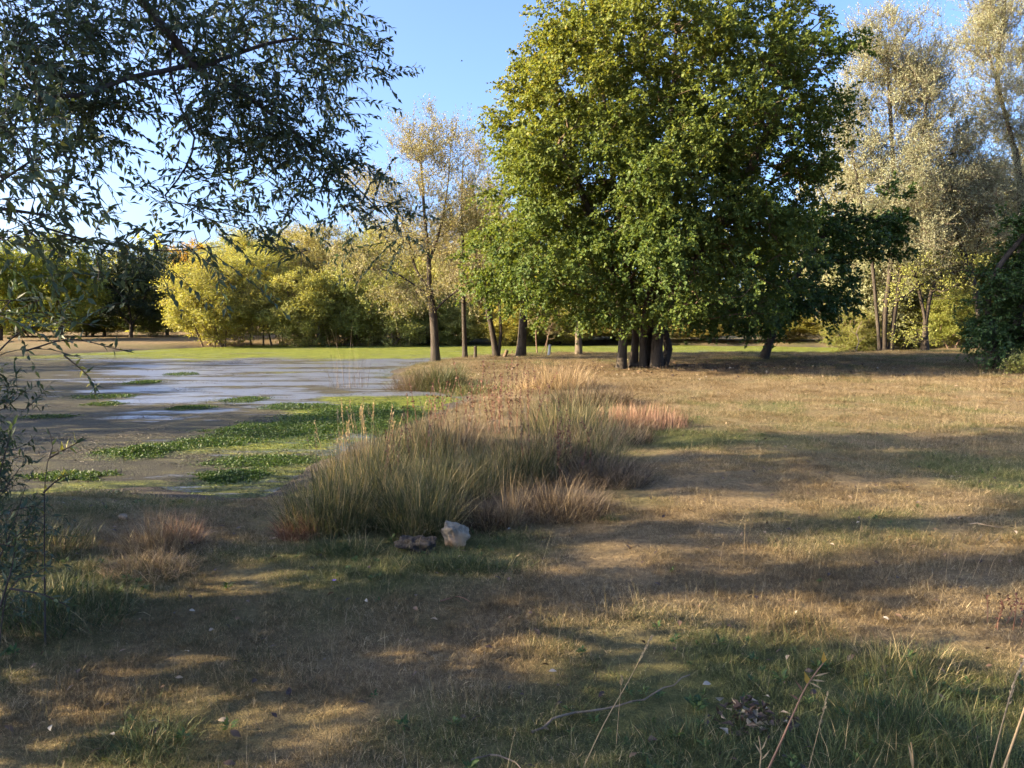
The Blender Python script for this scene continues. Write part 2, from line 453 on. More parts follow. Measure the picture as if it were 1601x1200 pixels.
def resample(pts, step):
    pts = np.asarray(pts, float)
    # Catmull-Rom through the points
    P = np.concatenate([2 * pts[:1] - pts[1:2], pts, 2 * pts[-1:] - pts[-2:-1]])
    out = []
    for i in range(1, len(P) - 2):
        n = max(2, int(np.linalg.norm(P[i + 1] - P[i]) / step))
        s = np.linspace(0, 1, n, endpoint=False)[:, None]
        out.append(.5 * (2 * P[i] + (P[i + 1] - P[i - 1]) * s + (2 * P[i - 1] - 5 * P[i] + 4 * P[i + 1] - P[i + 2]) * s ** 2 + (3 * P[i] - P[i - 1] - 3 * P[i + 1] + P[i + 2]) * s ** 3))
    out.append(P[-2:-1])
    return np.concatenate(out)

def grow(stems, pts, rng, base_r, k_path=.2, down=1.2, step=.35, expo=2.1, tip=.005, sag=.0):
    """stems: polylines; every point of pts is reached by a branch from the nearest fitting node"""
    cap = sum(len(s) for s in stems) * 14 + len(pts) * 30 + 2000
    P = np.zeros((cap, 3)); par = np.full(cap, -1); plen = np.zeros(cap); sid = np.full(cap, -1); n = 0
    for si, s in enumerate(stems):
        s = resample(s, .22)
        first = -1
        if si and n:
            d = np.linalg.norm(P[:n] - s[0], axis=1); j = int(d.argmin())
            if d[j] < .35: first = j
        for q, pnt in enumerate(s):
            P[n] = pnt; par[n] = (n - 1) if q else first; sid[n] = si; n += 1
    S0 = P[:n].copy()
    order = np.argsort([np.min(np.linalg.norm(S0 - p, axis=1)) for p in pts])
    ends = []
    for oi in order:
        p = pts[oi]
        d = P[:n] - p
        dist = np.sqrt((d * d).sum(1))
        cost = dist + k_path * plen[:n] + down * np.maximum(0, d[:, 2]) * .6
        j = int(cost.argmin())
        L = dist[j]
        m = max(1, int(L / step))
        a = P[j].copy(); pd = a - P[par[j]] if par[j] >= 0 else np.array([0, 0, 1.])
        pd = pd / max(np.linalg.norm(pd), 1e-6)
        ctrl = a + (p - a) * .45 + pd * L * .22 + np.array([0, 0, L * (.06 - sag)]) + rng.normal(0, .05 * L, 3)
        last = j
        for q in range(1, m + 1):
            s = q / m
            P[n] = (1 - s) ** 2 * a + 2 * s * (1 - s) * ctrl + s * s * p
            par[n] = last; plen[n] = plen[last] + L / m; last = n; n += 1
            if n >= cap - 2: break
        ends.append(last)
        if n >= cap - 60: break
    P, par, sid = P[:n], par[:n], sid[:n]
    cnt = np.zeros(n); cnt[ends] = 1
    for q in range(n - 1, -1, -1):
        if par[q] >= 0: cnt[par[q]] += max(cnt[q], .2)
    R = np.zeros(n)
    root_of = np.arange(n)
    for q in range(n):
        if par[q] >= 0: root_of[q] = root_of[par[q]]
    rootc = np.maximum(cnt[root_of], 1)
    br = np.asarray(base_r)
    R = br[np.clip(sid[root_of], 0, len(br) - 1)] * (np.maximum(cnt, .6) / rootc) ** (1 / expo)
    R = np.maximum(R, tip)
    D = np.zeros((n, 3))
    has = par >= 0
    D[has] = unit(P[has] - P[par[has]])
    main = np.full(n, -1); mc = np.zeros(n)
    for q in range(n):
        if par[q] >= 0 and (cnt[q] + (1e6 if sid[q] >= 0 else 0)) > mc[par[q]]: mc[par[q]] = cnt[q] + (1e6 if sid[q] >= 0 else 0); main[par[q]] = q
    hm = main >= 0
    Dm = D.copy(); Dm[hm] = unit(np.where(has[hm][:, None], D[hm], 0) + unit(P[main[hm]] - P[hm]))
    return dict(P=P, par=par, sid=sid, R=R, D=Dm, main=main, ends=np.array(ends, int), n=n)

def limbs(T, sel, k, g, flare=None):
    c = np.where(sel & (T['par'] >= 0))[0]
    p = T['par'][c]
    ism = T['main'][p] == c
    e = unit(T['P'][c] - T['P'][p])
    D0 = np.where(ism[:, None], T['D'][p], e)
    R0 = np.where(ism, T['R'][p], np.minimum(T['R'][p], T['R'][c] * 1.25))
    R1 = T['R'][c].copy()
    if flare is not None:
        f = lambda z: 1 + flare[1] * np.exp(-np.maximum(z - flare[2], 0) / flare[0])
        R0 = R0 * f(T['P'][p][:, 2]); R1 = R1 * f(T['P'][c][:, 2])
    tubes(g, T['P'][p], D0, R0, T['P'][c], T['D'][c], R1, k)

def clump_points(rng, env, n_clump, per, rad, flat=.7, shell=.5):
    """env(u) -> point for r in 0..1; clumps biased to the outside of the envelope"""
    C = env(n_clump, rng.random(n_clump) ** shell)
    d = rng.normal(size=(n_clump, per, 3)); d = d / np.linalg.norm(d, axis=2, keepdims=True) * (rng.random((n_clump, per, 1)) ** .5)
    rr = rng.uniform(.65, 1.25, (n_clump, 1, 1)) * rad
    P = C[:, None] + d * rr * np.array([1, 1, flat])
    return P.reshape(-1, 3), np.repeat(np.arange(n_clump), per)

def ellipsoid_env(c, r, rng):
    c, r = np.array(c, float), np.array(r, float)
    def f(n, rad):
        d = rng.normal(size=(n, 3)); d /= np.linalg.norm(d, axis=1, keepdims=True)
        return c + d * r * rad[:, None]
    return f

def twigs_and_leaves(rng, P, center, tw_n, tw_len, lv_n, leaf_l, leaf_w, out=.9, up=.3, rand=.6, tint0=None, shape='rhomb', gl=None, gt=None, droop=.15, tw_r=.004, tint_sd=.18, fold=.18, face=.5):
    n = len(P)
    base = np.repeat(P, tw_n, 0)
    o = base - center; o[:, 2] *= .6
    d = unit(unit(o) * out + np.array([0, 0, up]) + rng.normal(0, rand, base.shape))
    L = tw_len * rng.uniform(.55, 1.3, len(base))
    tip = base + d * L[:, None] - np.array([0, 0, 1]) * (droop * L)[:, None]
    if gt is not None:
        strips(gt, base, tip, tw_r, tw_r * .35, .6)
    s = (np.arange(lv_n) + .6) / lv_n
    s = np.clip(s[None] + rng.uniform(-.5 / lv_n, .5 / lv_n, (len(base), lv_n)), .05, 1.02)
    Q = base[:, None] + d[:, None] * (L[:, None] * s)[..., None] - np.array([0, 0, 1]) * (droop * L[:, None] * s * s)[..., None]
    Q = Q.reshape(-1, 3)
    ax = unit(np.repeat(d, lv_n, 0) * .55 + rng.normal(0, .75, Q.shape) + np.array([0, 0, -.25]))
    nm = rng.normal(0, face, Q.shape) + np.array([0, 0, .75]) + np.repeat(unit(o), lv_n, 0) * .5
    t = (np.full(n, .45) if tint0 is None else tint0)
    t = np.repeat(np.repeat(t, tw_n), lv_n) + rng.normal(0, tint_sd, len(Q))
    m = len(Q)
    leaf_geo(gl, Q, ax, nm, leaf_l * rng.uniform(.7, 1.25, m), leaf_w * rng.uniform(.75, 1.2, m), np.clip(t, 0, 1), shape, fold)

def tree(name, label, cat, loc, stems, pts, center, rng, base_r, leaf_m, bark_m, group=None, k=8, tint0=None, grow_kw=None, flare=(.35, .5, 0), twig_m=None, with_twigs=True, limb_min=0, **lf):
    """thing > trunk (each stem), branches, crown; coordinates local to loc"""
    T = grow(stems, pts, rng, base_r, **(grow_kw or {}))
    root = thing(name, label, cat, loc, group)
    for si in range(len(stems)):
        g = Geo(); limbs(T, T['sid'] == si, k, g, flare)
        if g.n: obj('trunk', g.mesh('trunk', [bark_m], True), root)
    g = Geo()
    limbs(T, (T['sid'] < 0) & (T['R'] > .02), 5, g); limbs(T, (T['sid'] < 0) & (T['R'] <= .02) & (T['R'] > limb_min), 3, g)
    gl, gt = Geo(), Geo()
    twigs_and_leaves(rng, pts, np.asarray(center, float), tint0=tint0, gl=gl, gt=gt if with_twigs else None, **lf)
    if g.n: tag(obj('branches', g.mesh('branches', [bark_m], True), root), kind='stuff')
    if gt.n: tag(obj('twigs', gt.mesh('twigs', [twig_m or bark_m]), root), kind='stuff')
    tag(obj('crown', gl.mesh('crown', [leaf_m]), root), kind='stuff')
    return root
def copy_tree(o, loc, scale, rz, label, group=None, color=(1, 1, 1, 1), name=None):
    c = o.copy(); COL.objects.link(c); c.location = loc; c.scale = scale; c.rotation_euler = (0, 0, rz)
    c['label'] = label
    if name: c.name = name
    if group: c['group'] = group
    elif 'group' in c: del c['group']
    for ch in o.children:
        k = ch.copy(); COL.objects.link(k); k.parent = c
        if ch.name.startswith('crown'): k.color = color
    return c

# ================================================================== the big maple
rng = np.random.default_rng(21)
MY = 23.0
mb = ground_at(1006, 576); MX = mb[0]
prof_py = np.array([-45, -15, 20, 60, 110, 170, 230, 290, 340, 390, 440, 480, 505, 525])
left_px = np.array([1000, 930, 880, 835, 795, 775, 752, 760, 757, 742, 752, 800, 870, 960])
right_px = np.array([1120, 1195, 1255, 1300, 1325, 1312, 1292, 1285, 1280, 1270, 1255, 1230, 1180, 1100])
pz = np.array([at(800, q, MY)[2] for q in prof_py])
kx = MY / F
pl = (1010 - left_px) * kx; pr = (right_px - 1010) * kx
o_ = np.argsort(pz); pz, pl, pr = pz[o_], pl[o_], pr[o_]
def maple_env(n, rad):
    z = rng.uniform(pz[0], pz[-1], n * 4)
    wgt = np.interp(z, pz, (pl + pr)); z = z[rng.random(n * 4) < wgt / wgt.max()][:n]
    if len(z) < n: z = np.concatenate([z, rng.choice(z, n - len(z))])
    th = rng.uniform(0, 2 * PI, n)
    l, r = np.interp(z, pz, pl), np.interp(z, pz, pr)
    R = np.where(np.cos(th) < 0, l, r) * np.cos(th) ** 2 + (l + r) / 2 * .92 * np.sin(th) ** 2
    zc = 4.6
    q = np.stack([R * rad * np.cos(th) * .93, R * rad * np.sin(th) * .93, zc + (z - zc) * (.35 + .65 * np.sqrt(rad))], 1)
    return q
P1, cid = clump_points(rng, maple_env, 430, 14, .85, .75, .30)
P1b, _ = clump_points(rng, lambda n, rad: maple_env(n, rad * .78), 130, 11, .9, .8, .6)     # inner foliage
P1 = np.concatenate([P1, P1b])
P1 = P1[P1[:, 2] > 1.35]
cid = rng.integers(0, 1, len(P1))
tint = np.clip(.50 + .34 * fbm(P1[:, 0] + P1[:, 1], P1[:, 2] * 1.2, 1.6, 3) - .12 + .035 * (P1[:, 2] - 5) - .02 * P1[:, 0], 0, .9)  # sunlit left and top put into the tint: leaves yellower there
stx = lambda px: (px - 1006) * kx
stems = [[(stx(975), -.25, -.05), (stx(977), -.22, 1.0), (stx(970), -.4, 2.0), (stx(930), -.9, 4.0), (stx(880), -1.4, 6.0)],
         [(stx(996), .05, -.05), (stx(998), .05, 1.2), (stx(985), .1, 3.0), (stx(960), .4, 6.0), (stx(945), .5, 8.5)],
         [(stx(1010), -.1, -.05), (stx(1010), -.15, 1.2), (stx(1020), -.5, 3.0), (stx(1035), -1.0, 6.0), (stx(1040), -1.2, 9.2)],
         [(stx(1021), .15, -.05), (stx(1024), .2, 1.2), (stx(1045), .6, 3.0), (stx(1075), 1.2, 6.0), (stx(1085), 1.8, 9.4)],
         [(stx(1030), -.2, -.05), (stx(1034), -.2, 1.2), (stx(1065), -.6, 2.6), (stx(1130), -1.0, 4.6), (stx(1180), -1.4, 7.0)],
         [(stx(1044), .5, -.05), (stx(1056), .55, .5), (stx(1050), .6, 1.3), (stx(1080), 1.0, 2.6), (stx(1150), 2.0, 4.6), (stx(1200), 2.6, 7.2)]]
maple = tree('maple_tree', 'huge round field maple with many stems and yellow green crown on the lawn', 'tree', (MX, MY, mb[2]), stems, P1, (0.6, 0, 4.5), rng,
             [.125, .17, .18, .18, .16, .12], M_MAPLE, M_BARK, tint0=tint, k=10, tw_n=4, tw_len=.42, lv_n=11, leaf_l=.085, leaf_w=.082, with_twigs=False, out=.8, up=.05, rand=.55, droop=.35, shape='rhomb', fold=.24, limb_min=.0, tint_sd=.07)
maple.children[0].data.materials[0] = M_BARKB  # lit look of the leftmost stem put into a lighter bark

# small green maple crowding in behind it on the right
rng = np.random.default_rng(22)
b = ground_at(1203, 553); SY = 27.5; sx = at(1203, 545, SY)[0]; ks = SY / F
def P_s(px, py, dy=0): q = at(px, py, SY + dy); return q - np.array([sx, SY, 0])
def multi_env(blobs):
    w = np.array([b_[3] * b_[4] for b_ in blobs], float); w /= w.sum()
    def f(n, rad):
        out = np.zeros((n, 3)); ch = rng.choice(len(blobs), n, p=w)
        d = rng.normal(size=(n, 3)); d /= np.linalg.norm(d, axis=1, keepdims=True)
        for i_, (px, py, dy, rx, ry, rd) in enumerate(blobs):
            s = ch == i_
            out[s] = P_s(px, py, dy) + d[s] * rad[s][:, None] * np.array([rx * ks, rd, ry * ks])
        return out
    return f
env = multi_env([(1200, 440, 0, 120, 80, 2.0), (1330, 360, 1, 85, 70, 1.8), (1270, 470, -1, 90, 45, 1.6), (1150, 490, -1, 70, 35, 1.4), (1370, 330, 1, 50, 50, 1.2), (1250, 330, 1, 70, 80, 1.6)])
P2, _ = clump_points(rng, env, 95, 11, .75, .7, .4)
P2 = P2[P2[:, 2] > .9]
tree('maple_sapling', 'dark green young maple leaning beside the huge maple, in its shade', 'tree', (sx, SY, 0), [[(-.2, 0, 0), (.1, 0, .9), (.35, .1, 2.0), (1.4, .3, 3.6), (2.6, .6, 5.2)]], P2, P_s(1230, 420), rng, [.13],
     M_GREEN, M_BARK, tw_n=3, tw_len=.4, lv_n=8, leaf_l=.125, leaf_w=.115, out=.7, up=.05, rand=.6, droop=.35, shape='palm')

# ================================================================== trees on the spit: alder, thin trunks
def px_tree(name, label, seed, px, py, Yd, stems_px, blobs, n_cl, per, rad, base_r, leaf_m, bark_m, group=None, shell=.55, twig_m=None, zmin=.8, gk=None, cat='tree', **lf):
    """stems_px: polylines of (px, py, dy); blobs: (px, py, dy, rx_px, ry_px, r_depth)"""
    r = np.random.default_rng(seed)
    global rng
    rng = r
    x0 = at(px, py, Yd)[0]; k = Yd / F
    z0 = zg1(x0, Yd)
    loc = lambda a, b_, dy=0: at(a, b_, Yd + dy) - np.array([x0, Yd, z0])
    st = []
    for s in stems_px:
        q = [loc(*s_) for s_ in s]
        st.append(q)
    for s in st[:1]: s[0][2] = -.06
    w = np.array([b_[3] * b_[4] for b_ in blobs], float); w /= w.sum()
    def env(n, radv):
        out = np.zeros((n, 3)); ch = r.choice(len(blobs), n, p=w)
        d = r.normal(size=(n, 3)); d /= np.linalg.norm(d, axis=1, keepdims=True)
        for i_, (a, b_, dy, rx, ry, rd) in enumerate(blobs):
            s = ch == i_
            out[s] = loc(a, b_, dy) + d[s] * radv[s][:, None] * np.array([rx * k, rd, ry * k])
        return out
    pts, _ = clump_points(r, env, n_cl, per, rad, .8, shell)
    pts = pts[pts[:, 2] > zmin]
    cen = np.mean(pts, 0) - np.array([0, 0, 1.0])
    d = dict(tw_n=3, tw_len=.4, lv_n=6, leaf_l=.09, leaf_w=.05, out=.6, up=.5, rand=.55, droop=.1)
    d.update(lf)
    return tree(name, label, cat, (x0, Yd, z0), st, pts, cen, r, base_r, leaf_m, bark_m, group, twig_m=twig_m, grow_kw=gk, **d)

SPIT = 'trees on the spit between the two arms of the pond'
px_tree('alder_tree', 'thin leaved tree with a low limb reaching left over the pond, nearest the tussock', 31, 681, 561, 27.0,
        [[(681, 561), (678, 500), (672, 455), (670, 400), (664, 340), (660, 280), (655, 215)],
         [(673, 462), (640, 440), (615, 425), (585, 420), (560, 423)],
         [(672, 455), (650, 420, .4), (640, 380, .6), (628, 345, .8)],
         [(678, 488), (700, 465, -.3), (740, 437, -.6)],
         [(671, 410), (690, 350, .5), (700, 290, .7), (705, 230, .8)]],
        [(655, 240, 0, 75, 80, 1.6), (600, 380, 0, 75, 38, 1.2), (590, 300, .5, 50, 50, 1.2), (690, 330, .3, 60, 80, 1.4), (640, 460, 0, 70, 30, 1.0), (730, 420, -.5, 35, 40, .9), (560, 410, 0, 50, 25, .9)],
        130, 9, .62, [.14, .08, .07, .05, .06], M_THIN, M_BARK, SPIT, twig_m=M_TWIG, tw_n=5, tw_len=.55, lv_n=7, leaf_l=.07, leaf_w=.034, tint0=None, tw_r=.003, gk=dict(tip=.004, expo=1.55))
px_tree('thin_tree', 'slender straight dark trunk right of the limbed tree, before the post', 32, 726, 557, 29.0,
        [[(727, 557), (725, 480), (724, 400), (722, 320), (724, 250)]],
        [(735, 300, 0, 40, 80, 1.0), (715, 400, 0, 35, 60, .9), (745, 380, 0, 30, 60, .8)], 40, 8, .55, [.085], M_THIN, M_BARK, SPIT, twig_m=M_TWIG, tw_n=5, tw_len=.55, lv_n=6, leaf_l=.07, leaf_w=.034, tw_r=.003, gk=dict(tip=.004, expo=1.6))
px_tree('forked_tree', 'two trunked tree leaning apart from one base beside the big maple crown', 33, 776, 556, 29.5,
        [[(776, 556), (770, 520), (762, 480), (752, 430), (745, 370), (742, 300)], [(779, 556), (783, 520), (781, 470), (784, 400), (790, 330)]],
        [(745, 330, .5, 35, 70, 1.0), (780, 400, 1.5, 40, 60, 1.0), (735, 430, 0, 40, 50, .9), (775, 290, 1.5, 40, 60, 1)], 46, 8, .55, [.13, .11], M_THIN, M_BARK, SPIT, twig_m=M_TWIG, tw_n=5, tw_len=.55, lv_n=6, leaf_l=.07, leaf_w=.034, tw_r=.003, gk=dict(tip=.004, expo=1.6))
px_tree('stout_tree', 'stout dark trunk leaning slightly right, under the left edge of the maple', 34, 815, 555, 29.5,
        [[(814, 555), (818, 500), (822, 440), (826, 360), (830, 280)]],
        [(830, 380, 1.5, 60, 70, 1.2), (820, 470, 1, 50, 25, 1.0)], 34, 9, .6, [.17], M_FAR, M_BARK, SPIT, tw_n=4, leaf_l=.1, leaf_w=.07)
px_tree('pale_trunked_tree', 'slim tree with a pale patched trunk behind the orange grass', 35, 905, 555, 30.5,
        [[(905, 555), (904, 510), (906, 440), (902, 360)]],
        [(900, 420, 1.5, 60, 60, 1.2), (915, 490, 1, 40, 20, 1.0)], 30, 9, .6, [.12], M_FAR, M_BARKP, SPIT, tw_n=4, leaf_l=.1, leaf_w=.07)
px_tree('bare_sapling', 'spindly nearly bare sapling between the stout trunk and the pale trunk', 36, 853, 554, 31.0,
        [[(840, 553), (838, 520), (842, 480)], [(853, 554), (858, 520), (870, 490)], [(846, 553), (856, 530), (850, 500)]],
        [(850, 500, 0, 30, 28, .6)], 18, 6, .35, [.03, .03, .025], M_THIN, M_TWIG, SPIT, zmin=.3, tw_n=3, tw_len=.4, lv_n=3, leaf_l=.07, leaf_w=.04)

# ================================================================== tall pale trees on the right
RG = 'tall pale trees on the right'
px_tree('tall_pale_tree', 'tall pale silvery poplar, whole crown against the sky, right of the maple', 41, 1388, 552, 33.5,
        [[(1382, 552), (1384, 490), (1392, 420), (1398, 330), (1395, 230), (1390, 140), (1388, 70)], [(1392, 552), (1400, 480), (1412, 400), (1425, 310), (1440, 220), (1450, 150)], [(1376, 552), (1370, 480), (1362, 400), (1345, 310), (1330, 220)]],
        [(1390, 95, 0, 75, 70, 2.0), (1345, 190, 0, 60, 75, 1.8), (1430, 190, .5, 65, 80, 1.8), (1380, 280, 0, 90, 70, 2.2), (1410, 380, 0, 90, 60, 2.0), (1440, 130, .5, 45, 60, 1.5)],
        255, 11, .80, [.17, .15, .12], M_PALE, M_BARK, RG, twig_m=M_TWIG, tw_n=5, tw_len=.65, lv_n=10, leaf_l=.078, leaf_w=.034, up=.75, out=.4, tw_r=.004, gk=dict(tip=.006, expo=1.8))
px_tree('taller_pale_tree', 'tallest pale silvery poplar, its top cut by the upper right corner', 42, 1585, 545, 36,
        [[(1590, 548), (1592, 450), (1598, 350), (1590, 250), (1570, 170), (1548, 90), (1530, 20)], [(1596, 300), (1620, 220), (1640, 120), (1650, 20)], [(1585, 230), (1560, 120), (1570, 20), (1575, -60)]],
        [(1545, 50, 0, 70, 80, 2.2), (1630, 60, 0, 90, 110, 2.4), (1570, -60, 0, 90, 60, 2.4), (1600, 210, .5, 90, 60, 2.2), (1560, 140, -.5, 60, 60, 1.6), (1560, 300, 0, 90, 60, 2.2), (1640, 330, 0, 70, 80, 2.0)],
        265, 11, .85, [.19, .12, .11], M_PALE, M_BARK, RG, twig_m=M_TWIG, tw_n=5, tw_len=.65, lv_n=10, leaf_l=.078, leaf_w=.034, up=.75, out=.4, tw_r=.004, gk=dict(tip=.006, expo=1.8))
px_tree('leaning_pale_tree', 'pale tree with a trunk leaning left between the two tall poplars', 43, 1535, 548, 34.5,
        [[(1538, 548), (1528, 470), (1508, 400), (1488, 340), (1478, 290), (1470, 240)], [(1515, 420), (1540, 350), (1545, 300)]],
        [(1480, 300, 0, 75, 70, 1.8), (1530, 340, 0, 60, 60, 1.6), (1440, 340, .5, 60, 50, 1.6), (1500, 240, .5, 50, 45, 1.4)],
        165, 10, .75, [.14, .08], M_PALE, M_BARK, RG, twig_m=M_TWIG, tw_n=5, tw_len=.6, lv_n=7, leaf_l=.088, leaf_w=.038, up=.6, out=.4, tw_r=.004, gk=dict(tip=.006, expo=1.8))
px_tree('forked_shade_tree', 'small shaded tree with forked dark stems and ivy, right of the poplar base', 44, 1446, 553, 32.5,
        [[(1446, 553), (1446, 500), (1438, 460), (1432, 430)], [(1447, 505), (1455, 460), (1468, 430), (1490, 410)], [(1404, 470), (1440, 445), (1475, 430), (1510, 420)]],
        [(1440, 440, 0, 60, 40, 1.2), (1490, 430, 0, 50, 30, 1.0), (1430, 530, 0, 50, 20, .9)], 34, 8, .6, [.12, .08, .04], M_FAR, M_BARK, RG, zmin=.4, tw_n=3, lv_n=5)
# dark tree in shade at the right edge
px_tree('dark_shade_tree', 'dark shaded broadleaf bush with leaning trunk at the right edge of the lawn', 45, 1575, 574, 22.5,
        [[(1560, 574), (1550, 520), (1545, 470), (1560, 420), (1600, 370), (1650, 320)], [(1575, 574), (1590, 500), (1620, 420)]],
        [(1575, 520, 0, 70, 55, 1.6), (1620, 450, 0, 90, 75, 1.8), (1535, 540, -.4, 40, 30, 1.0), (1640, 360, .4, 70, 45, 1.4), (1660, 540, 0, 90, 50, 1.8)],
        120, 10, .62, [.16, .12], M_GREEN, M_BARK, zmin=.1, tw_n=4, tw_len=.35, lv_n=8, leaf_l=.09, leaf_w=.07, out=.7, up=.1, droop=.3)
px_tree('bramble_bush', 'low sunlit yellow green bush at the right edge of the lawn', 46, 1600, 592, 20.5,
        [[(1600, 592), (1602, 575), (1610, 560)]], [(1605, 578, 0, 34, 22, .7), (1640, 570, 0, 40, 28, .8)], 40, 9, .28, [.03], M_FAR, M_TWIG, zmin=.03, tw_n=4, tw_len=.22, lv_n=7, leaf_l=.06, leaf_w=.04, cat='bush')

# ================================================================== far shore: willows, bushes, wood
def unit_tree(seed, kind):
    r = np.random.default_rng(seed)
    global rng
    rng = r
    if kind == 'bush':       # broad, leafy to the ground, 6 m high
        env = lambda n, rad: _ell(r, n, rad, (0, 0, 2.9), (2.4, 2.2, 3.0))
        st = [[(r.uniform(-.6, .6), r.uniform(-.6, .6), -.1), (r.uniform(-.9, .9), r.uniform(-.9, .9), 2.0), (r.uniform(-1.4, 1.4), r.uniform(-1.4, 1.4), 4.6)] for _ in range(6)]
        P, _ = clump_points(r, env, 190, 12, .55, .9, .4); P = P[P[:, 2] > .2]
        kw = dict(tw_n=4, tw_len=.5, lv_n=6, leaf_l=.115, leaf_w=.054, up=.8, out=.4)
        br = [.05] * 6
    elif kind == 'thicket':  # many thin stems bare below, 7 m high
        env = lambda n, rad: _ell(r, n, rad, (0, 0, 4.1), (2.5, 2.0, 3.3))
        st = []
        for _ in range(13):
            a, b_ = r.uniform(-1.9, 1.9), r.uniform(-1.2, 1.2)
            st.append([(a, b_, -.1), (a + r.uniform(-.2, .2), b_, 1.5), (a * 1.05 + r.uniform(-.4, .4), b_, 3.4), (a * .9 + r.uniform(-.5, .5), b_, 5.6)])
        P, _ = clump_points(r, env, 170, 11, .6, 1.0, .45); P = P[P[:, 2] > .75 + .6 * r.random(len(P))]
        kw = dict(tw_n=4, tw_len=.55, lv_n=7, leaf_l=.105, leaf_w=.048, up=.9, out=.3)
        br = [.045] * 13
    else:                    # crowned tree, 8 m
        env = lambda n, rad: _ell(r, n, rad, (0, 0, 4.6), (2.9, 2.6, 3.5))
        st = [[(0, 0, -.1), (.1, 0, 1.4), (-.1, .1, 3.2), (.2, 0, 6.2)], [(.05, 0, 1.0), (.8, .4, 2.6), (1.4, .7, 5.0)], [(0, 0, 1.2), (-.8, -.3, 2.6), (-1.3, -.5, 4.8)]]
        P, _ = clump_points(r, env, 190, 11, .7, .85, .40); P = P[P[:, 2] > .7]
        kw = dict(tw_n=3, tw_len=.45, lv_n=7, leaf_l=.14, leaf_w=.075, up=.4, out=.6)
        br = [.16, .09, .09]
    tint = np.clip(.15 + .7 * fbm(P[:, 0] + 3 * P[:, 1], P[:, 2], 1.5, 3), 0, 1)
    return st, P, br, tint, kw, r
def _ell(r, n, rad, c, s):
    d = r.normal(size=(n, 3)); d /= np.linalg.norm(d, axis=1, keepdims=True)
    return np.array(c) + d * np.array(s) * rad[:, None]
PROTO = {}
def proto(kind, mat, bark, key, seed):
    st, P, br, tint, kw, r = unit_tree(seed, kind)
    PROTO[key] = (st, P, br, tint, kw, r, mat, bark, kind)
BUILT = {}
HT = {'bush': 6.2, 'thicket': 7.6, 'crown': 8.4}
WD = {'bush': 5.4, 'thicket': 5.4, 'crown': 6.6}
proto('bush', M_FAR, M_TWIG, 'bush_a', 51)
proto('bush', M_FAR, M_TWIG, 'bush_b', 52)
proto('thicket', M_FAR, M_BARKP, 'thicket_a', 53)
proto('thicket', M_THIN, M_BARKP, 'thicket_b', 54)
proto('crown', M_GREEN, M_BARK, 'crown_a', 55)
proto('crown', M_PALE, M_BARKP, 'crown_p', 56)
proto('crown', M_DARK, M_BARK, 'crown_d', 57)
def far_tree(key, name, label, px, Yd, top_py, width_px, cat='tree', group=None, color=(1, 1, 1, 1), rz=0.0):
    st, P, br, tint, kw, r, mat, bark, kind = PROTO[key]
    x = at(px, 540, Yd)[0]; z = zg1(x, Yd)
    h = at(px, top_py, Yd)[2] - z; w = width_px * Yd / F
    sc = (w / WD[kind], w / WD[kind], h / HT[kind])
    if key not in BUILT:
        o = tree(name, label, cat, (x, Yd, z), st, P, (0, 0, 3.0), r, br, mat, bark, group, k=6, tint0=tint, flare=(.3, .3, 0), **kw)
        o.scale = sc; o.rotation_euler = (0, 0, rz)
        for ch in o.children:
            if ch.name.startswith('crown'): ch.color = color
        BUILT[key] = o
        return o
    return copy_tree(BUILT[key], (x, Yd, z), sc, rz, label, group, color, name)
FG = 'yellow green willows along the far shore'
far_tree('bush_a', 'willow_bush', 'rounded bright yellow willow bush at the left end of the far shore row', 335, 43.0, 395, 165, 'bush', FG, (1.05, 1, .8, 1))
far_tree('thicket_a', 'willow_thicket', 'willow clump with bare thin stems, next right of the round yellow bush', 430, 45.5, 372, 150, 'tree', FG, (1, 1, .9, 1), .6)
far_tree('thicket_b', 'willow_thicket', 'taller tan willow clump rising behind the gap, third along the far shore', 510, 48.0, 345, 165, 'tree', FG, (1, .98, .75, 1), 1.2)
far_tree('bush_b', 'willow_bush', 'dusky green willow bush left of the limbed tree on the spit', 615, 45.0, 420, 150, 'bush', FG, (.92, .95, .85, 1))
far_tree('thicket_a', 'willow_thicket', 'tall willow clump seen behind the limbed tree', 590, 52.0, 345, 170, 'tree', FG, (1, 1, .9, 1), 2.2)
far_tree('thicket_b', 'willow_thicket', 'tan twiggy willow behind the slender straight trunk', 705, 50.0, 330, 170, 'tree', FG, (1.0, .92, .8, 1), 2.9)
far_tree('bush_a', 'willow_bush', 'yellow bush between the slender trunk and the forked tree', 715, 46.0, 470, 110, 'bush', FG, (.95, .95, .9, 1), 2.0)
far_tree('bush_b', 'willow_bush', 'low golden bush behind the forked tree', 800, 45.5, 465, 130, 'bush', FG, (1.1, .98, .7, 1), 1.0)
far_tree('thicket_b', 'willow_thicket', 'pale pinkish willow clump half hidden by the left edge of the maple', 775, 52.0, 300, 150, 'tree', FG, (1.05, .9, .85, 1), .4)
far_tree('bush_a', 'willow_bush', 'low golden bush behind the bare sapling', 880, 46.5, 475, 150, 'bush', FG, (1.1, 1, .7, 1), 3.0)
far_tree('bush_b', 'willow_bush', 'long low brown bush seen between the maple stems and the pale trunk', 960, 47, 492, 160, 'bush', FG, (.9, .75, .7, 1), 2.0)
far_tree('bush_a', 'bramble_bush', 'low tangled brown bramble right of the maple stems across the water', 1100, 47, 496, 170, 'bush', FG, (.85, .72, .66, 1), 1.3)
far_tree('bush_b', 'bramble_bush', 'low bramble behind the young leaning maple trunk', 1230, 46, 490, 170, 'bush', FG, (.95, .85, .62, 1), .3)
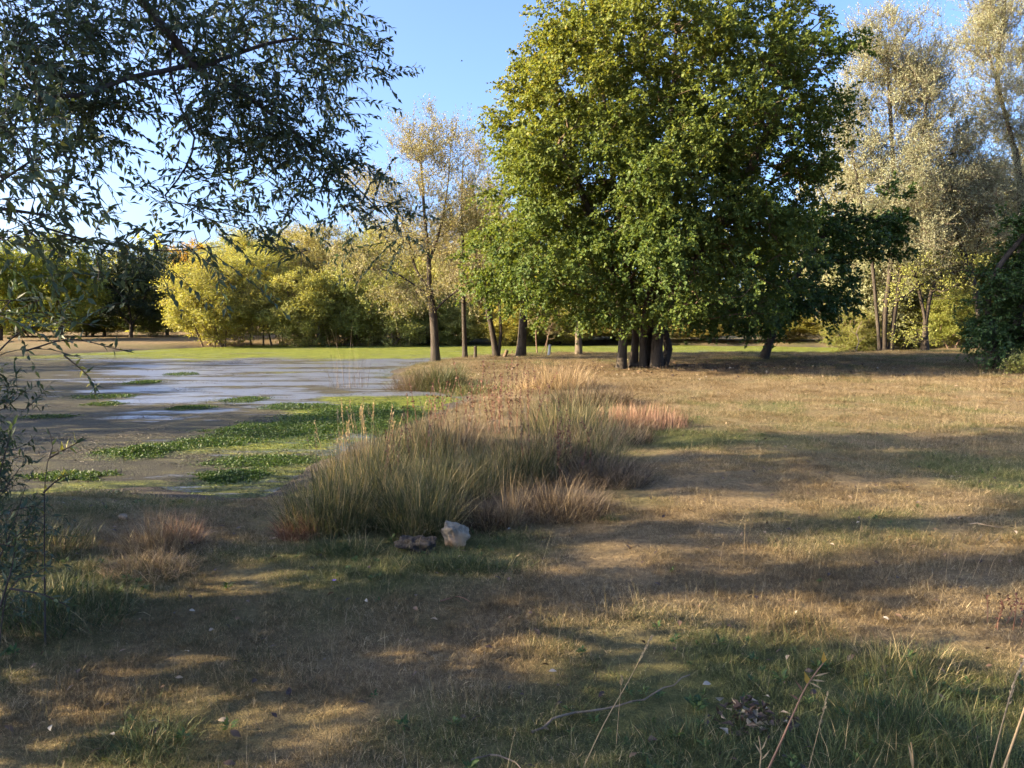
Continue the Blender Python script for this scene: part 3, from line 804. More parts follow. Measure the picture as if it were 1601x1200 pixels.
far_tree('bush_b', 'willow_bush', 'feathery yellow bush between the round yellow bush and the third clump', 475, 44.0, 415, 150, 'bush', FG, (1.05, 1.02, .9, 1), 1.4)
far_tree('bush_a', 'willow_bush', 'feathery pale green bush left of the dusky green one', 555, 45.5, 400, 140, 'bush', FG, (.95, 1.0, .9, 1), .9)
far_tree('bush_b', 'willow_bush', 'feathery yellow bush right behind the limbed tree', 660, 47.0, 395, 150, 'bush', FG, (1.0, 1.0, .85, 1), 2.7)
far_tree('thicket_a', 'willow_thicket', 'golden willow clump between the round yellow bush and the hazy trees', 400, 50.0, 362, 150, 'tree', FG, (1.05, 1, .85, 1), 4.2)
LG = 'trees beyond the dry meadow on the left'
far_tree('bush_b', 'scrub_bush', 'dull green scrub closing the back of the dry meadow at the left edge', 30, 54.0, 440, 170, 'bush', LG, (.50, .58, .5, 1), 3.0)
far_tree('bush_a', 'scrub_bush', 'dull green scrub at the back of the meadow before the dark tree', 150, 55.0, 450, 150, 'bush', LG, (.42, .52, .45, 1), 4.0)
far_tree('bush_b', 'scrub_bush', 'dark scrub filling the gap between the dark tree and the round yellow bush', 245, 54.0, 445, 110, 'bush', LG, (.34, .44, .4, 1), 5.0)
far_tree('crown_a', 'broadleaf_tree', 'green and yellow rounded tree beyond the dry meadow at far left', 95, 49.0, 355, 165, 'tree', LG, (3.4, 2.4, 1.6, 1))
far_tree('crown_d', 'dark_tree', 'dark green tree beyond the dry meadow, left of the round yellow bush', 205, 52.0, 380, 120, 'tree', LG)
far_tree('crown_d', 'dark_tree', 'narrow dark tree tucked behind the round yellow bush', 262, 58.0, 385, 110, 'tree', LG, (1, 1, 1, 1), 2.0)
far_tree('crown_a', 'broadleaf_tree', 'yellowish tree at the left edge under the willow branches', 0, 46.0, 365, 150, 'tree', LG, (3.6, 2.5, 1.5, 1), 1.0)
far_tree('crown_a', 'broadleaf_tree', 'small orange leaved tree peeping above the dark trees', 300, 62.0, 368, 100, 'tree', LG, (5.5, 2.2, .9, 1), 2.5)
far_tree('thicket_a', 'willow_thicket', 'hazy yellow tree far behind the round yellow bush', 370, 60.0, 358, 150, 'tree', LG, (1, 1, 1, 1), 1.7)
far_tree('thicket_b', 'willow_thicket', 'hazy tan tree far behind the third willow clump', 455, 64.0, 352, 150, 'tree', LG, (1, .95, .8, 1), 3.4)
BG = 'pale trees behind the tall poplars'
far_tree('crown_p', 'pale_tree', 'grey green tree closing the gap between the maple and the tall poplar', 1375, 39.0, 300, 190, 'tree', BG, (.8, .82, .72, 1), 4.0)
far_tree('crown_p', 'pale_tree', 'grey green tree closing the gap between the two tall poplars', 1505, 41.0, 255, 190, 'tree', BG, (.82, .82, .75, 1), 5.0)
far_tree('crown_p', 'pale_tree', 'pale tan tree behind the dark leaning maple and the tall poplar', 1310, 44.0, 250, 170, 'tree', BG, (.9, .85, .8, 1))
far_tree('crown_p', 'pale_tree', 'pale tan tree filling the gap behind the forked shade tree', 1455, 45.0, 280, 190, 'tree', BG, (.85, .8, .75, 1), 1.0)
far_tree('crown_p', 'pale_tree', 'pale tan tree behind the tallest poplar at the right edge', 1580, 46.0, 230, 200, 'tree', BG, (.8, .75, .7, 1), 2.0)
far_tree('bush_a', 'willow_bush', 'sunlit yellow green bush behind the forked shade tree', 1490, 36.5, 450, 110, 'bush', BG, (.62, .68, .5, 1), 1.0)
far_tree('bush_a', 'willow_bush', 'bushy yellow green growth behind the poplar base', 1400, 40.0, 440, 150, 'bush', BG, (.6, .62, .5, 1), 3.3)
far_tree('bush_b', 'willow_bush', 'tan bushy growth at the right edge behind the dark tree', 1575, 39.0, 400, 170, 'bush', BG, (.6, .58, .5, 1), 4.4)
far_tree('bush_b', 'willow_bush', 'sunlit yellow bush left of the poplar base', 1335, 38.0, 480, 100, 'bush', BG, (.6, .62, .5, 1), 2.0)

# low bank of scrub in the distance closes the view behind the trees
rng = np.random.default_rng(61)
g = Geo()
n = 2600
px_ = rng.uniform(-60, 70, n); py_ = rng.uniform(66, 84, n)
hh = (4.5 + 4.5 * fbm(px_, py_, 9, 3)) * np.where(px_ > 8, 1.35, 1)
pp = np.stack([px_, py_, hh * rng.random(n) ** 1.2], 1)
twigs_and_leaves(rng, pp, np.array([0, 90, 0.]), 7, 1.3, 4, .50, .30, out=.5, up=.5, rand=.8, tint0=np.clip(fbm(px_, py_, 6, 3), 0, 1), gl=g)
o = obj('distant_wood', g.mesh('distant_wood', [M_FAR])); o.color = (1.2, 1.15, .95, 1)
tag(o, 'hazy mass of woodland closing the view far behind', 'woodland', kind='stuff')

# ================================================================== the willow overhead
rng = np.random.default_rng(71)
A = at
wt = np.array([-4.9, .6, 0.0])
stems = [[wt, (-4.8, .7, 1.2), (-4.6, .9, 2.4), (-4.3, 1.2, 3.6), (-4.2, 1.2, 5.0), (-4.4, 1.0, 6.6)],
         [(-4.4, 1.1, 3.2), (-3.5, 2.0, 3.9), A(120, -110, 3.0), A(218, -5, 3.3), A(245, 30, 3.3), A(272, 60, 3.3), A(310, 108, 3.35), A(368, 138, 3.45), A(440, 190, 3.5), A(520, 255, 3.6), A(585, 320, 3.7), A(625, 355, 3.75)],
         [A(270, 58, 3.3), A(266, 110, 3.25), A(284, 172, 3.25), A(304, 214, 3.25), A(290, 262, 3.2), A(258, 305, 3.15)],
         [A(300, 100, 3.35), A(250, 112, 3.2), A(195, 123, 3.1), A(130, 148, 2.9), A(60, 150, 2.8)],
         [(-4.65, .85, 2.0), (-3.4, 1.6, 1.95), A(-40, 320, 2.3), A(45, 347, 2.3), A(110, 368, 2.4), A(180, 384, 2.5), A(260, 392, 2.6), A(345, 385, 2.6)],
         [A(310, 108, 3.35), A(380, 80, 3.5), A(460, 60, 3.6), A(540, 70, 3.7), A(600, 100, 3.75)],
         [A(-40, 320, 2.3), A(50, 250, 2.3), A(140, 255, 2.4), A(190, 330, 2.4)],
         [(-4.7, .8, 1.5), (-3.6, 2.2, 1.2), A(-40, 470, 3.0), A(60, 490, 3.1), A(130, 500, 3.2)],
         [(-4.3, 1.2, 4.2), (-3.0, 2.4, 5.0), (-1.6, 3.0, 5.2), (-.6, 3.4, 4.8)],
         [(-4.35, 1.1, 4.0), (-5.6, 1.1, 4.4), (-6.6, 1.2, 4.5)],
         [(-4.3, 1.1, 5.2), (-3.6, .2, 6.4), (-2.6, -.6, 7.0)],
         [(-4.3, 1.2, 3.8), (-5.6, .2, 4.8), (-6.8, -.4, 5.2)]]
stems = [[np.asarray(q, float) for q in s] for s in stems]
# (px, py, depth, rx_px, ry_px, rdepth, twigs)
WB = [(50, 40, 2.8, 80, 60, .5, 60), (150, 50, 3.0, 70, 55, .5, 46), (40, 140, 2.6, 70, 60, .5, 52), (130, 140, 3.0, 80, 50, .4, 46), (60, 230, 2.4, 80, 50, .4, 44), (170, 195, 3.1, 70, 40, .3, 34),
      (225, 60, 3.3, 40, 60, .4, 18), (330, 60, 3.5, 60, 60, .4, 44), (420, 50, 3.6, 70, 55, .4, 50), (510, 50, 3.7, 60, 45, .4, 40), (570, 60, 3.75, 35, 40, .3, 16), (590, 110, 3.75, 40, 18, .2, 9),
      (370, 140, 3.4, 60, 50, .35, 44), (450, 150, 3.55, 70, 50, .35, 54), (530, 140, 3.7, 45, 40, .3, 26), (420, 220, 3.5, 70, 45, .3, 48), (500, 230, 3.6, 60, 40, .3, 40), (350, 200, 3.35, 40, 40, .3, 18),
      (560, 270, 3.65, 50, 35, .25, 24), (600, 330, 3.7, 40, 30, .2, 22), (640, 365, 3.75, 30, 16, .2, 9), (380, 290, 3.4, 55, 30, .3, 20), (450, 310, 3.5, 60, 35, .3, 26), (330, 330, 3.2, 40, 25, .3, 9),
      (250, 310, 3.2, 35, 25, .2, 7), (30, 310, 2.2, 60, 35, .3, 22), (110, 370, 2.4, 60, 25, .3, 18), (40, 380, 2.2, 60, 30, .3, 18), (200, 385, 2.5, 60, 18, .2, 12), (300, 370, 2.6, 60, 18, .2, 12),
      (220, 440, 2.6, 30, 40, .2, 8), (470, 390, 3.4, 40, 30, .2, 8), (390, 350, 3.2, 40, 20, .2, 9), (30, 470, 3.0, 50, 40, .3, 16), (110, 500, 3.2, 60, 25, .2, 9), (150, 290, 2.5, 40, 40, .2, 8), (170, 100, 3.1, 60, 60, .4, 30), (290, 20, 3.4, 50, 30, .4, 18),
      (480, 0, 3.7, 130, 40, .5, 40), (150, -30, 3.0, 200, 50, .6, 50), (-60, 150, 2.6, 60, 160, .6, 40)]
pts = []
for a, b_, dep, rx, ry, rd, nn in WB:
    nn = max(4, int(nn * (.6 if b_ > 270 and a < 260 else .9 if a < 260 else .82)))
    d = rng.normal(size=(nn, 3)); d = d / np.linalg.norm(d, axis=1, keepdims=True) * rng.random((nn, 1)) ** .4
    if a > 280 and b_ < 300: nn = int(nn * 1.3); d = rng.normal(size=(nn, 3)); d = d / np.linalg.norm(d, axis=1, keepdims=True) * rng.random((nn, 1)) ** .4
    k = dep / F
    a = a - 26
    pts.append(A(a, b_, dep) + d * np.array([rx * k, rd, ry * k]))
in_view = np.concatenate(pts)
hi = []
for c, r_, nn in (((-4.4, 1.1, 6.0), (1.8, 1.6, 1.3), 150), ((-2.2, 2.4, 5.2), (1.7, 1.3, .9), 110), ((-6.6, 1.2, 4.3), (1.4, .7, 1.2), 80), ((-3.0, -.4, 6.4), (1.5, 1.2, .9), 80), ((-6.6, -.2, 4.6), (1.3, 1.2, 1.3), 80), ((-5.4, 1.2, 2.6), (1.0, 1.2, 1.1), 70), ((-6.2, 1.5, 2.9), (1.2, .8, .9), 80), ((-7.4, .6, 3.6), (1.2, .8, 1.1), 70), ((-4.5, 2.5, 3.9), (.9, .7, .9), 90), ((-5.8, 2.2, 4.3), (.9, .6, .9), 60), ((-.6, 3.2, 4.6), (.8, .9, .5), 30)):
    d = rng.normal(size=(nn, 3)); d = d / np.linalg.norm(d, axis=1, keepdims=True) * rng.random((nn, 1)) ** .4
    hi.append(np.array(c) + d * np.array(r_))
hi = np.concatenate(hi)
allp = np.concatenate([in_view, hi])
T = grow(stems, allp, rng, [.16, .05, .016, .018, .022, .018, .014, .02, .06, .05, .05, .05], k_path=.25, down=.2, step=.12, tip=.0016, sag=.05, expo=2.0)
T['R'] = np.where(T['sid'] == 0, T['R'], np.maximum(T['R'] * .18, .0013))
willow = thing('willow_tree', 'overhanging grey green willow whose leafy branches fill the upper left corner', 'tree')
for si in range(len(stems)):
    g = Geo(); limbs(T, T['sid'] == si, 8 if si == 0 else 6, g, (.4, .5, 0) if si == 0 else None)
    obj('trunk' if si == 0 else 'branch', g.mesh('branch', [M_WBARK], True), willow)
g = Geo(); limbs(T, T['sid'] < 0, 4, g)
def willow_leaves(r, P, n_tw, L0, spacing, ll, lw, gl, gt, rec=None):
    """drooping leafy twigs; leaves alternate along them"""
    base = np.repeat(P, n_tw, 0); m = len(base)
    d = unit(np.stack([r.normal(.22, .8, m), r.normal(.0, .6, m), r.normal(-.05, .5, m)], 1))
    L = L0 * r.uniform(.5, 1.4, m)
    k = int(L0 * 1.0 / spacing)
    s = (np.arange(k) + .5) / k
    seg = 4
    ss = np.linspace(0, 1, seg + 1)
    def pos(sv): return base[:, None] + d[:, None] * (L[:, None] * sv)[..., None] - np.array([0, 0, 1.]) * (.22 * L[:, None] * sv ** 2)[..., None]
    C = pos(np.broadcast_to(ss, (m, seg + 1)))
    for q in range(seg):
        D = unit(C[:, q + 1] - C[:, q])
        strips(gt, C[:, q], C[:, q + 1], .0015 * (1 - .18 * q), .0015 * (1 - .18 * (q + 1)))
    sv = np.clip(s[None] + r.uniform(-.3 / k, .3 / k, (m, k)), 0, 1)
    Q = pos(sv); dirs = unit(d[:, None] - np.array([0, 0, .6]) * sv[..., None])
    side = unit(np.cross(dirs, unit(r.normal(size=(m, 1, 3))) * np.ones((m, k, 1))))
    sgn = np.where(np.arange(k) % 2 == 0, 1, -1)[None, :, None]
    ax = unit(dirs * r.uniform(.6, 1.0, (m, k, 1)) + side * sgn * r.uniform(.45, .9, (m, k, 1)) + r.normal(0, .16, (m, k, 3)) - np.array([0, 0, .18]))
    nm = r.normal(0, .55, (m, k, 3)) + np.array([0, 0, .8])
    ls = ll * r.uniform(.6, 1.2, (m, k)) * (1.05 - .35 * sv)
    ws = lw * r.uniform(.8, 1.2, (m, k))
    tt = np.clip(r.normal(.45, .17, (m, k)) + np.where(r.random((m, k)) < .02, .5, 0), 0, 1)
    f = lambda a_: a_.reshape(-1, a_.shape[-1]) if a_.ndim == 3 else a_.ravel()
    return f(Q), f(ax), f(nm), f(ls), f(ws), f(tt)
gt, gl = Geo(), Geo()
Qv, Av, Nv, Lv, Wv, Tv = willow_leaves(rng, in_view, 1, .24, .0140, .050, .0140, gl, gt)
# the 300 leaves that show largest hang as leaf objects of their own
Yq = np.maximum(Qv[:, 1], .1)
sx_, sz_ = Qv[:, 0] / Yq * F, (Qv[:, 2] - EYE) / Yq * F
vis = (np.abs(sx_) < 800) & (sz_ < 490) & (sz_ > -200) & (Qv[:, 1] > .8)
score = np.where(vis, Lv / Yq, 0)
big = np.argsort(-score)[:290]
rest = np.setdiff1d(np.arange(len(Qv)), big)
leaf_geo(gl, Qv[rest], Av[rest], Nv[rest], Lv[rest], Wv[rest], Tv[rest], 'lance')
Qh, Ah, Nh, Lh, Wh, Th = willow_leaves(rng, hi, 3, .42, .055, .14, .045, gl, gt)
leaf_geo(gl, Qh, Ah, Nh, Lh, Wh, Th, 'lance')
tag(obj('branchlets', g.mesh('branchlets', [M_WBARK], True), willow), kind='stuff')
tag(obj('twigs', gt.mesh('twigs', [M_WBARK]), willow), kind='stuff')
tag(obj('foliage', gl.mesh('foliage', [M_WILLOW]), willow), kind='stuff')
def leaf_meshes(prefix, mat, n=5):
    out = []
    for q in range(n):
        g_ = Geo()
        leaf_geo(g_, np.zeros((1, 3)), np.array([[0, 1., 0]]), np.array([[0, 0, 1.]]), 1.0, 1.0 * .2, np.array([.25 + .12 * q if q < n - 1 else .99]), 'lance', .22)
        out.append(g_.mesh(prefix, [mat]))
    return out
LM = leaf_meshes('leaf', M_WILLOW)
def place_leaf(parent, P, Ax, Nm, L, Wd, me):
    a = unit(Ax); b_ = unit(np.cross(a, Nm)); c_ = np.cross(b_, a)
    o = bpy.data.objects.new('leaf', me); COL.objects.link(o); o.parent = parent
    M = Matrix(((b_[0] * Wd * 5, a[0] * L, c_[0] * L, P[0]), (b_[1] * Wd * 5, a[1] * L, c_[1] * L, P[1]), (b_[2] * Wd * 5, a[2] * L, c_[2] * L, P[2]), (0, 0, 0, 1)))
    o.matrix_local = M
    return o
for q in big:
    place_leaf(willow, Qv[q], Av[q], Nv[q], Lv[q], Wv[q], LM[min(4, int(Tv[q] * 4.2))])

# willows on the left bank outside the view: they throw the bands of shade over the lawn and the water
rng = np.random.default_rng(75)
def bank_willow(label, x, y, h, w, seed, color=(1, 1, 1, 1), cl=(60, 9, .6)):
    r = np.random.default_rng(seed)
    global rng
    rng = r
    env = lambda n, rad: _ell(r, n, rad, (0, 0, h * .56), (w / 2, w / 2, h * .44))
    P, _ = clump_points(r, env, cl[0], cl[1], cl[2], .8, .45)
    P = P[P[:, 2] > .6]
    z = zg1(x, y)
    tree('bank_willow', label, 'tree', (x, y, z), [[(0, 0, -.1), (.1, .1, h * .3), (-.1, 0, h * .6), (.1, 0, h * .85)], [(0, 0, h * .2), (w * .2, .1, h * .5)]], P, (0, 0, h * .45), r, [.16, .08], M_WILLOW, M_WBARK,
         'willows on the left bank', tw_n=3, tw_len=.45, lv_n=5, leaf_l=.21, leaf_w=.07, droop=.4, out=.6, up=.1, with_twigs=False)
bank_willow('young willow on the left bank just outside the picture, nearest the overhanging one', -11.0, 6.3, 9.8, 3.7, 81)
bank_willow('slender willow pole between the overhanging willow and the young one, outside the picture', -9.0, 2.9, 8.6, .5, 85, cl=(14, 5, .28))
bank_willow('second slender willow pole beside the first, outside the picture', -10.2, 3.7, 8.4, .7, 88, cl=(18, 5, .3))
bank_willow('bushy low willow left of the picture beside the bank grass', -5.9, 2.9, 2.8, 2.4, 86, cl=(18, 6, .4))
bank_willow('low willow scrub left of the picture next to the muddy shore', -7.6, 5.3, 3.5, 2.4, 87, cl=(40, 7, .5))
bank_willow('second young willow along the left bank outside the picture', -16.5, 11.5, 6.4, 4.6, 82)
bank_willow('third willow along the left bank outside the picture', -24.0, 17.0, 7.4, 6.0, 83)
bank_willow('farthest willow along the left bank outside the picture', -29.0, 25.0, 7.5, 6.5, 84)

# ================================================================== grass
def blades(rng, B, az, H, lean, droop, W0, tint, seg=3, twist=.6, g=None):
    """ribbons: B base points, az heading, H length, lean 0..1 from vertical, droop bends the tip over"""
    n = len(B)
    H = np.broadcast_to(H, (n,)); lean = np.broadcast_to(lean, (n,)); droop = np.broadcast_to(droop, (n,)); W0 = np.broadcast_to(W0, (n,))
    hd = np.stack([np.cos(az), np.sin(az), np.zeros(n)], 1)
    wa = az + PI / 2 + rng.normal(0, twist, n)
    wd = np.stack([np.cos(wa), np.sin(wa), rng.normal(0, .15, n)], 1)
    t = np.linspace(0, 1, seg + 1)
    ang = lean[:, None] + droop[:, None] * t[None]           # angle from vertical grows along the blade
    ds = H[:, None] / seg
    hx = np.concatenate([np.zeros((n, 1)), np.cumsum(np.sin(ang[:, :-1]) * ds, 1)], 1)
    hz_ = np.concatenate([np.zeros((n, 1)), np.cumsum(np.cos(ang[:, :-1]) * ds, 1)], 1)
    C = B[:, None] + hd[:, None] * hx[..., None] + np.array([0, 0, 1.]) * hz_[..., None]
    w = W0[:, None] * (1 - t[None] ** 1.6) * .5
    Lf, Rt = C[:, :-1] - wd[:, None] * w[:, :-1, None], C[:, :-1] + wd[:, None] * w[:, :-1, None]
    V = np.concatenate([np.stack([Lf, Rt], 2).reshape(n, -1, 3), C[:, -1:]], 1)
    k = 2 * seg + 1
    q = np.array([[2 * a, 2 * a + 1, 2 * a + 3, 2 * a + 2] for a in range(seg - 1)]).reshape(-1, 4)
    tr = np.array([[2 * seg - 2, 2 * seg - 1, 2 * seg]])
    off = np.arange(n)[:, None, None] * k
    g.add(V, (off + tr[None]).reshape(-1, 3), (off + q[None]).reshape(-1, 4) if len(q) else None, np.repeat(tint, k))

def scatter(name, P, rot, scl, idx, sources, attrs, mats=()):
    """one object of kind stuff: small tufts placed by geometry nodes"""
    A_ = dict(attrs); A_.update(rot=rot, scl=scl, pick=np.asarray(idx, int))
    me = mesh_np(name, P, attrs=A_)
    o = obj(name, me)
    ng = bpy.data.node_groups.new(name, 'GeometryNodeTree')
    ng.interface.new_socket('Geometry', in_out='INPUT', socket_type='NodeSocketGeometry')
    ng.interface.new_socket('Geometry', in_out='OUTPUT', socket_type='NodeSocketGeometry')
    N, Lk = ng.nodes, ng.links
    gi, go = N.new('NodeGroupInput'), N.new('NodeGroupOutput')
    jn = N.new('GeometryNodeJoinGeometry')
    def named(nm, ty):
        q = N.new('GeometryNodeInputNamedAttribute'); q.data_type = ty; q.inputs[0].default_value = nm
        return q.outputs[0]
    r_, s_, p_ = named('rot', 'FLOAT_VECTOR'), named('scl', 'FLOAT'), named('pick', 'INT')
    e2r = N.new('FunctionNodeEulerToRotation'); Lk.new(r_, e2r.inputs[0])
    for q, src in enumerate(sources):
        oi = N.new('GeometryNodeObjectInfo'); oi.inputs['Object'].default_value = src
        cmp = N.new('FunctionNodeCompare'); cmp.data_type = 'INT'; cmp.operation = 'EQUAL'
        Lk.new(p_, cmp.inputs[2]); cmp.inputs[3].default_value = q
        ip = N.new('GeometryNodeInstanceOnPoints')
        Lk.new(gi.outputs[0], ip.inputs['Points']); Lk.new(cmp.outputs[0], ip.inputs['Selection'])
        Lk.new(oi.outputs['Geometry'], ip.inputs['Instance'])
        Lk.new(e2r.outputs[0], ip.inputs['Rotation']); Lk.new(s_, ip.inputs['Scale'])
        Lk.new(ip.outputs[0], jn.inputs[0])
    Lk.new(jn.outputs[0], go.inputs[0])
    md = o.modifiers.new('scatter', 'NODES'); md.node_group = ng
    return tag(o, kind='stuff')
def source(name, me):
    return bpy.data.objects.new(name, me)       # never linked: exists only as the tuft that the nodes place

m_lawn, t = new_mat('lawn_blade')
ti = attr(t, 'tint'); gi_ = attr(t, 'green', 'INSTANCER')
pos = nd(t, 'ShaderNodeNewGeometry').outputs['Position']
nn_ = noise(t, 3.5, 5, pos)
dryc = ramp(t, [(0, (.068, .046, .027)), (.35, (.156, .112, .061)), (.7, (.265, .200, .112)), (1, (.44, .36, .225))], ti)
dryc = mixc(t, ramp(t, [(.42, (0, 0, 0)), (.62, (1, 1, 1))], noise(t, .9, 5, pos)), dryc, mixc(t, 1.0, dryc, (.66, .60, .52), 'MULTIPLY'))
grnc = ramp(t, [(0, (.042, .052, .020)), (.45, (.094, .108, .036)), (.8, (.18, .175, .062)), (1, (.30, .25, .13))], ti)
gf = math_n(t, 'ADD', gi_, math_n(t, 'MULTIPLY', math_n(t, 'SUBTRACT', ti, .5), -.9))
gf = math_n(t, 'ADD', gf, math_n(t, 'MULTIPLY', math_n(t, 'SUBTRACT', nn_, .5), .8), True)
c = mixc(t, ramp(t, [(.22, (0, 0, 0)), (.75, (1, 1, 1))], gf), dryc, grnc)
p = nd(t, 'ShaderNodeBsdfPrincipled', i_Roughness=.65); p.inputs['Specular IOR Level'].default_value = .2
t.links.new(c, p.inputs['Base Color'])
tr = nd(t, 'ShaderNodeBsdfTranslucent'); t.links.new(c, tr.inputs[0])
mx = nd(t, 'ShaderNodeMixShader', i_0=.25); t.links.new(p.outputs[0], mx.inputs[1]); t.links.new(tr.outputs[0], mx.inputs[2])
finish(t, mx.outputs[0])

rng = np.random.default_rng(91)
def tuft_mesh(n, rad, h0, h1, l0, l1, w, seg=3, droop=1.0):
    g = Geo()
    a = rng.uniform(0, 2 * PI, n); r = rad * np.sqrt(rng.random(n))
    B = np.stack([np.cos(a) * r, np.sin(a) * r, np.full(n, -.006)], 1)
    blades(rng, B, rng.uniform(0, 2 * PI, n), rng.uniform(h0, h1, n), rng.uniform(l0, l1, n), rng.normal(droop, .5, n), w * rng.uniform(.6, 1.3, n), np.clip(rng.normal(.5, .26, n), 0, 1), seg, .7, g)
    return g.mesh('grass_tuft', [m_lawn])
TUFTS = [source('grass_tuft', tuft_mesh(80, .10, .02, .055, .35, 1.4, .0022)) for _ in range(4)] + \
        [source('grass_tuft', tuft_mesh(60, .09, .03, .085, .2, 1.1, .0024)) for _ in range(2)] + \
        [source('grass_tuft', tuft_mesh(50, .08, .05, .13, .1, .8, .0028, 4, 1.0)) for _ in range(2)] + \
        [source('grass_tuft', tuft_mesh(7, .09, .10, .26, .05, .5, .0016, 5, .5)) for _ in range(2)]
def lawn_points(n_try, dens):
    """candidate points over the lawn wherever the camera or one a step aside could look"""
    y = rng.uniform(1.6, 34, n_try); x = rng.uniform(-1, 1, n_try) * (.85 * y + 2.2)
    w = dens(y) * (.85 * y + 2.2); k = rng.random(n_try) < w / w.max()
    return x[k], y[k]
x, y = lawn_points(200000, lambda y: np.where(y < 4.5, 1, (4.5 / y) ** 1.35))
sd = pond_sd(x, y)
ok = sd > .12 + .5 * (rng.random(len(x)) ** 3)
lit = np.exp(-((x - 5.2) ** 2 / 40 + (y - 23.5) ** 2 / 9))
ok &= rng.random(len(x)) > lit * .8
x, y, sd = x[ok], y[ok], sd[ok]
gr = greenness(x, y, sd)
z = zg(x, y, sd)
# longer grass where it is green and by the shore, and thick at the lower right
lr = on(1400, 1110)
tall = np.clip((gr - .6) * 1.3, 0, 1) * .5 + .3 * sstep(1.0, .2, sd) * sstep(.3, .6, fbm(x, y, .8, 2))
idx = np.where(rng.random(len(x)) < tall * .55, rng.integers(6, 8, len(x)), np.where(rng.random(len(x)) < .25 + tall * .5, rng.integers(4, 6, len(x)), rng.integers(0, 4, len(x))))
idx = np.where(rng.random(len(x)) < .05, rng.integers(8, 10, len(x)), idx)
thin = rng.random(len(x)) < sstep(.54, .70, fbm(x + 40, y, .55, 3)) * .85      # worn patches
x, y, z, gr, idx = x[~thin], y[~thin], z[~thin], gr[~thin], idx[~thin]
scl = rng.uniform(.5, 1.0, len(x)) * (.75 + .6 * fbm(x - 20, y + 9, .35, 2)) * (1 + .9 * sstep(4, 20, y))
rot = np.stack([rng.normal(0, .12, len(x)), rng.normal(0, .12, len(x)), rng.uniform(0, 2 * PI, len(x))], 1)
lawn = scatter('lawn_grass', np.stack([x, y, z], 1), rot, scl, idx, TUFTS, {'green': gr})
tag(lawn, 'short matted lawn of dry straw and green patches', 'grass')
print('lawn tufts', len(x))

# thick green growth in the lower right corner
M_WEED = leaf_mat('clover_leaf', [(0, (.022, .050, .016)), (.6, (.050, .095, .026)), (1, (.12, .15, .04))], .3, .5)
def weed_mesh(n, r, ll):
    g = Geo()
    a = rng.uniform(0, 2 * PI, n)
    P = np.stack([np.cos(a) * r * .25 * rng.random(n), np.sin(a) * r * .25 * rng.random(n), rng.uniform(.005, .03, n)], 1)
    ax = np.stack([np.cos(a), np.sin(a), rng.uniform(.1, .9, n)], 1)
    leaf_geo(g, P, ax, np.array([[0, 0, 1.]]) * np.ones((n, 1)) + rng.normal(0, .2, (n, 3)), ll * rng.uniform(.6, 1.3, n), ll * .42 * rng.uniform(.7, 1.3, n), rng.random(n), 'lance', .15)
    return g.mesh('weed_rosette', [M_WEED])
WEEDS = [source('weed_rosette', weed_mesh(16, .05, .034)) for _ in range(4)]
x, y = lawn_points(60000, lambda y: np.where(y < 4.5, 1, (4.5 / y) ** 2.2))
sd = pond_sd(x, y); gr = greenness(x, y, sd)
ok = (sd > .15) & (rng.random(len(x)) < np.clip((gr - .45) * .5, .004, .25)) & (y < 14)
x, y, sd = x[ok], y[ok], sd[ok]
weeds = scatter('lawn_weeds', np.stack([x, y, zg(x, y, sd) + .01], 1), np.stack([rng.normal(0, .25, len(x)), rng.normal(0, .25, len(x)), rng.uniform(0, 6.28, len(x))], 1), rng.uniform(.45, 1.0, len(x)), rng.integers(0, 4, len(x)), WEEDS, {})
tag(weeds, 'low broad leaved weeds and clover in the green patches of lawn', 'weeds')
print('weeds', len(x))

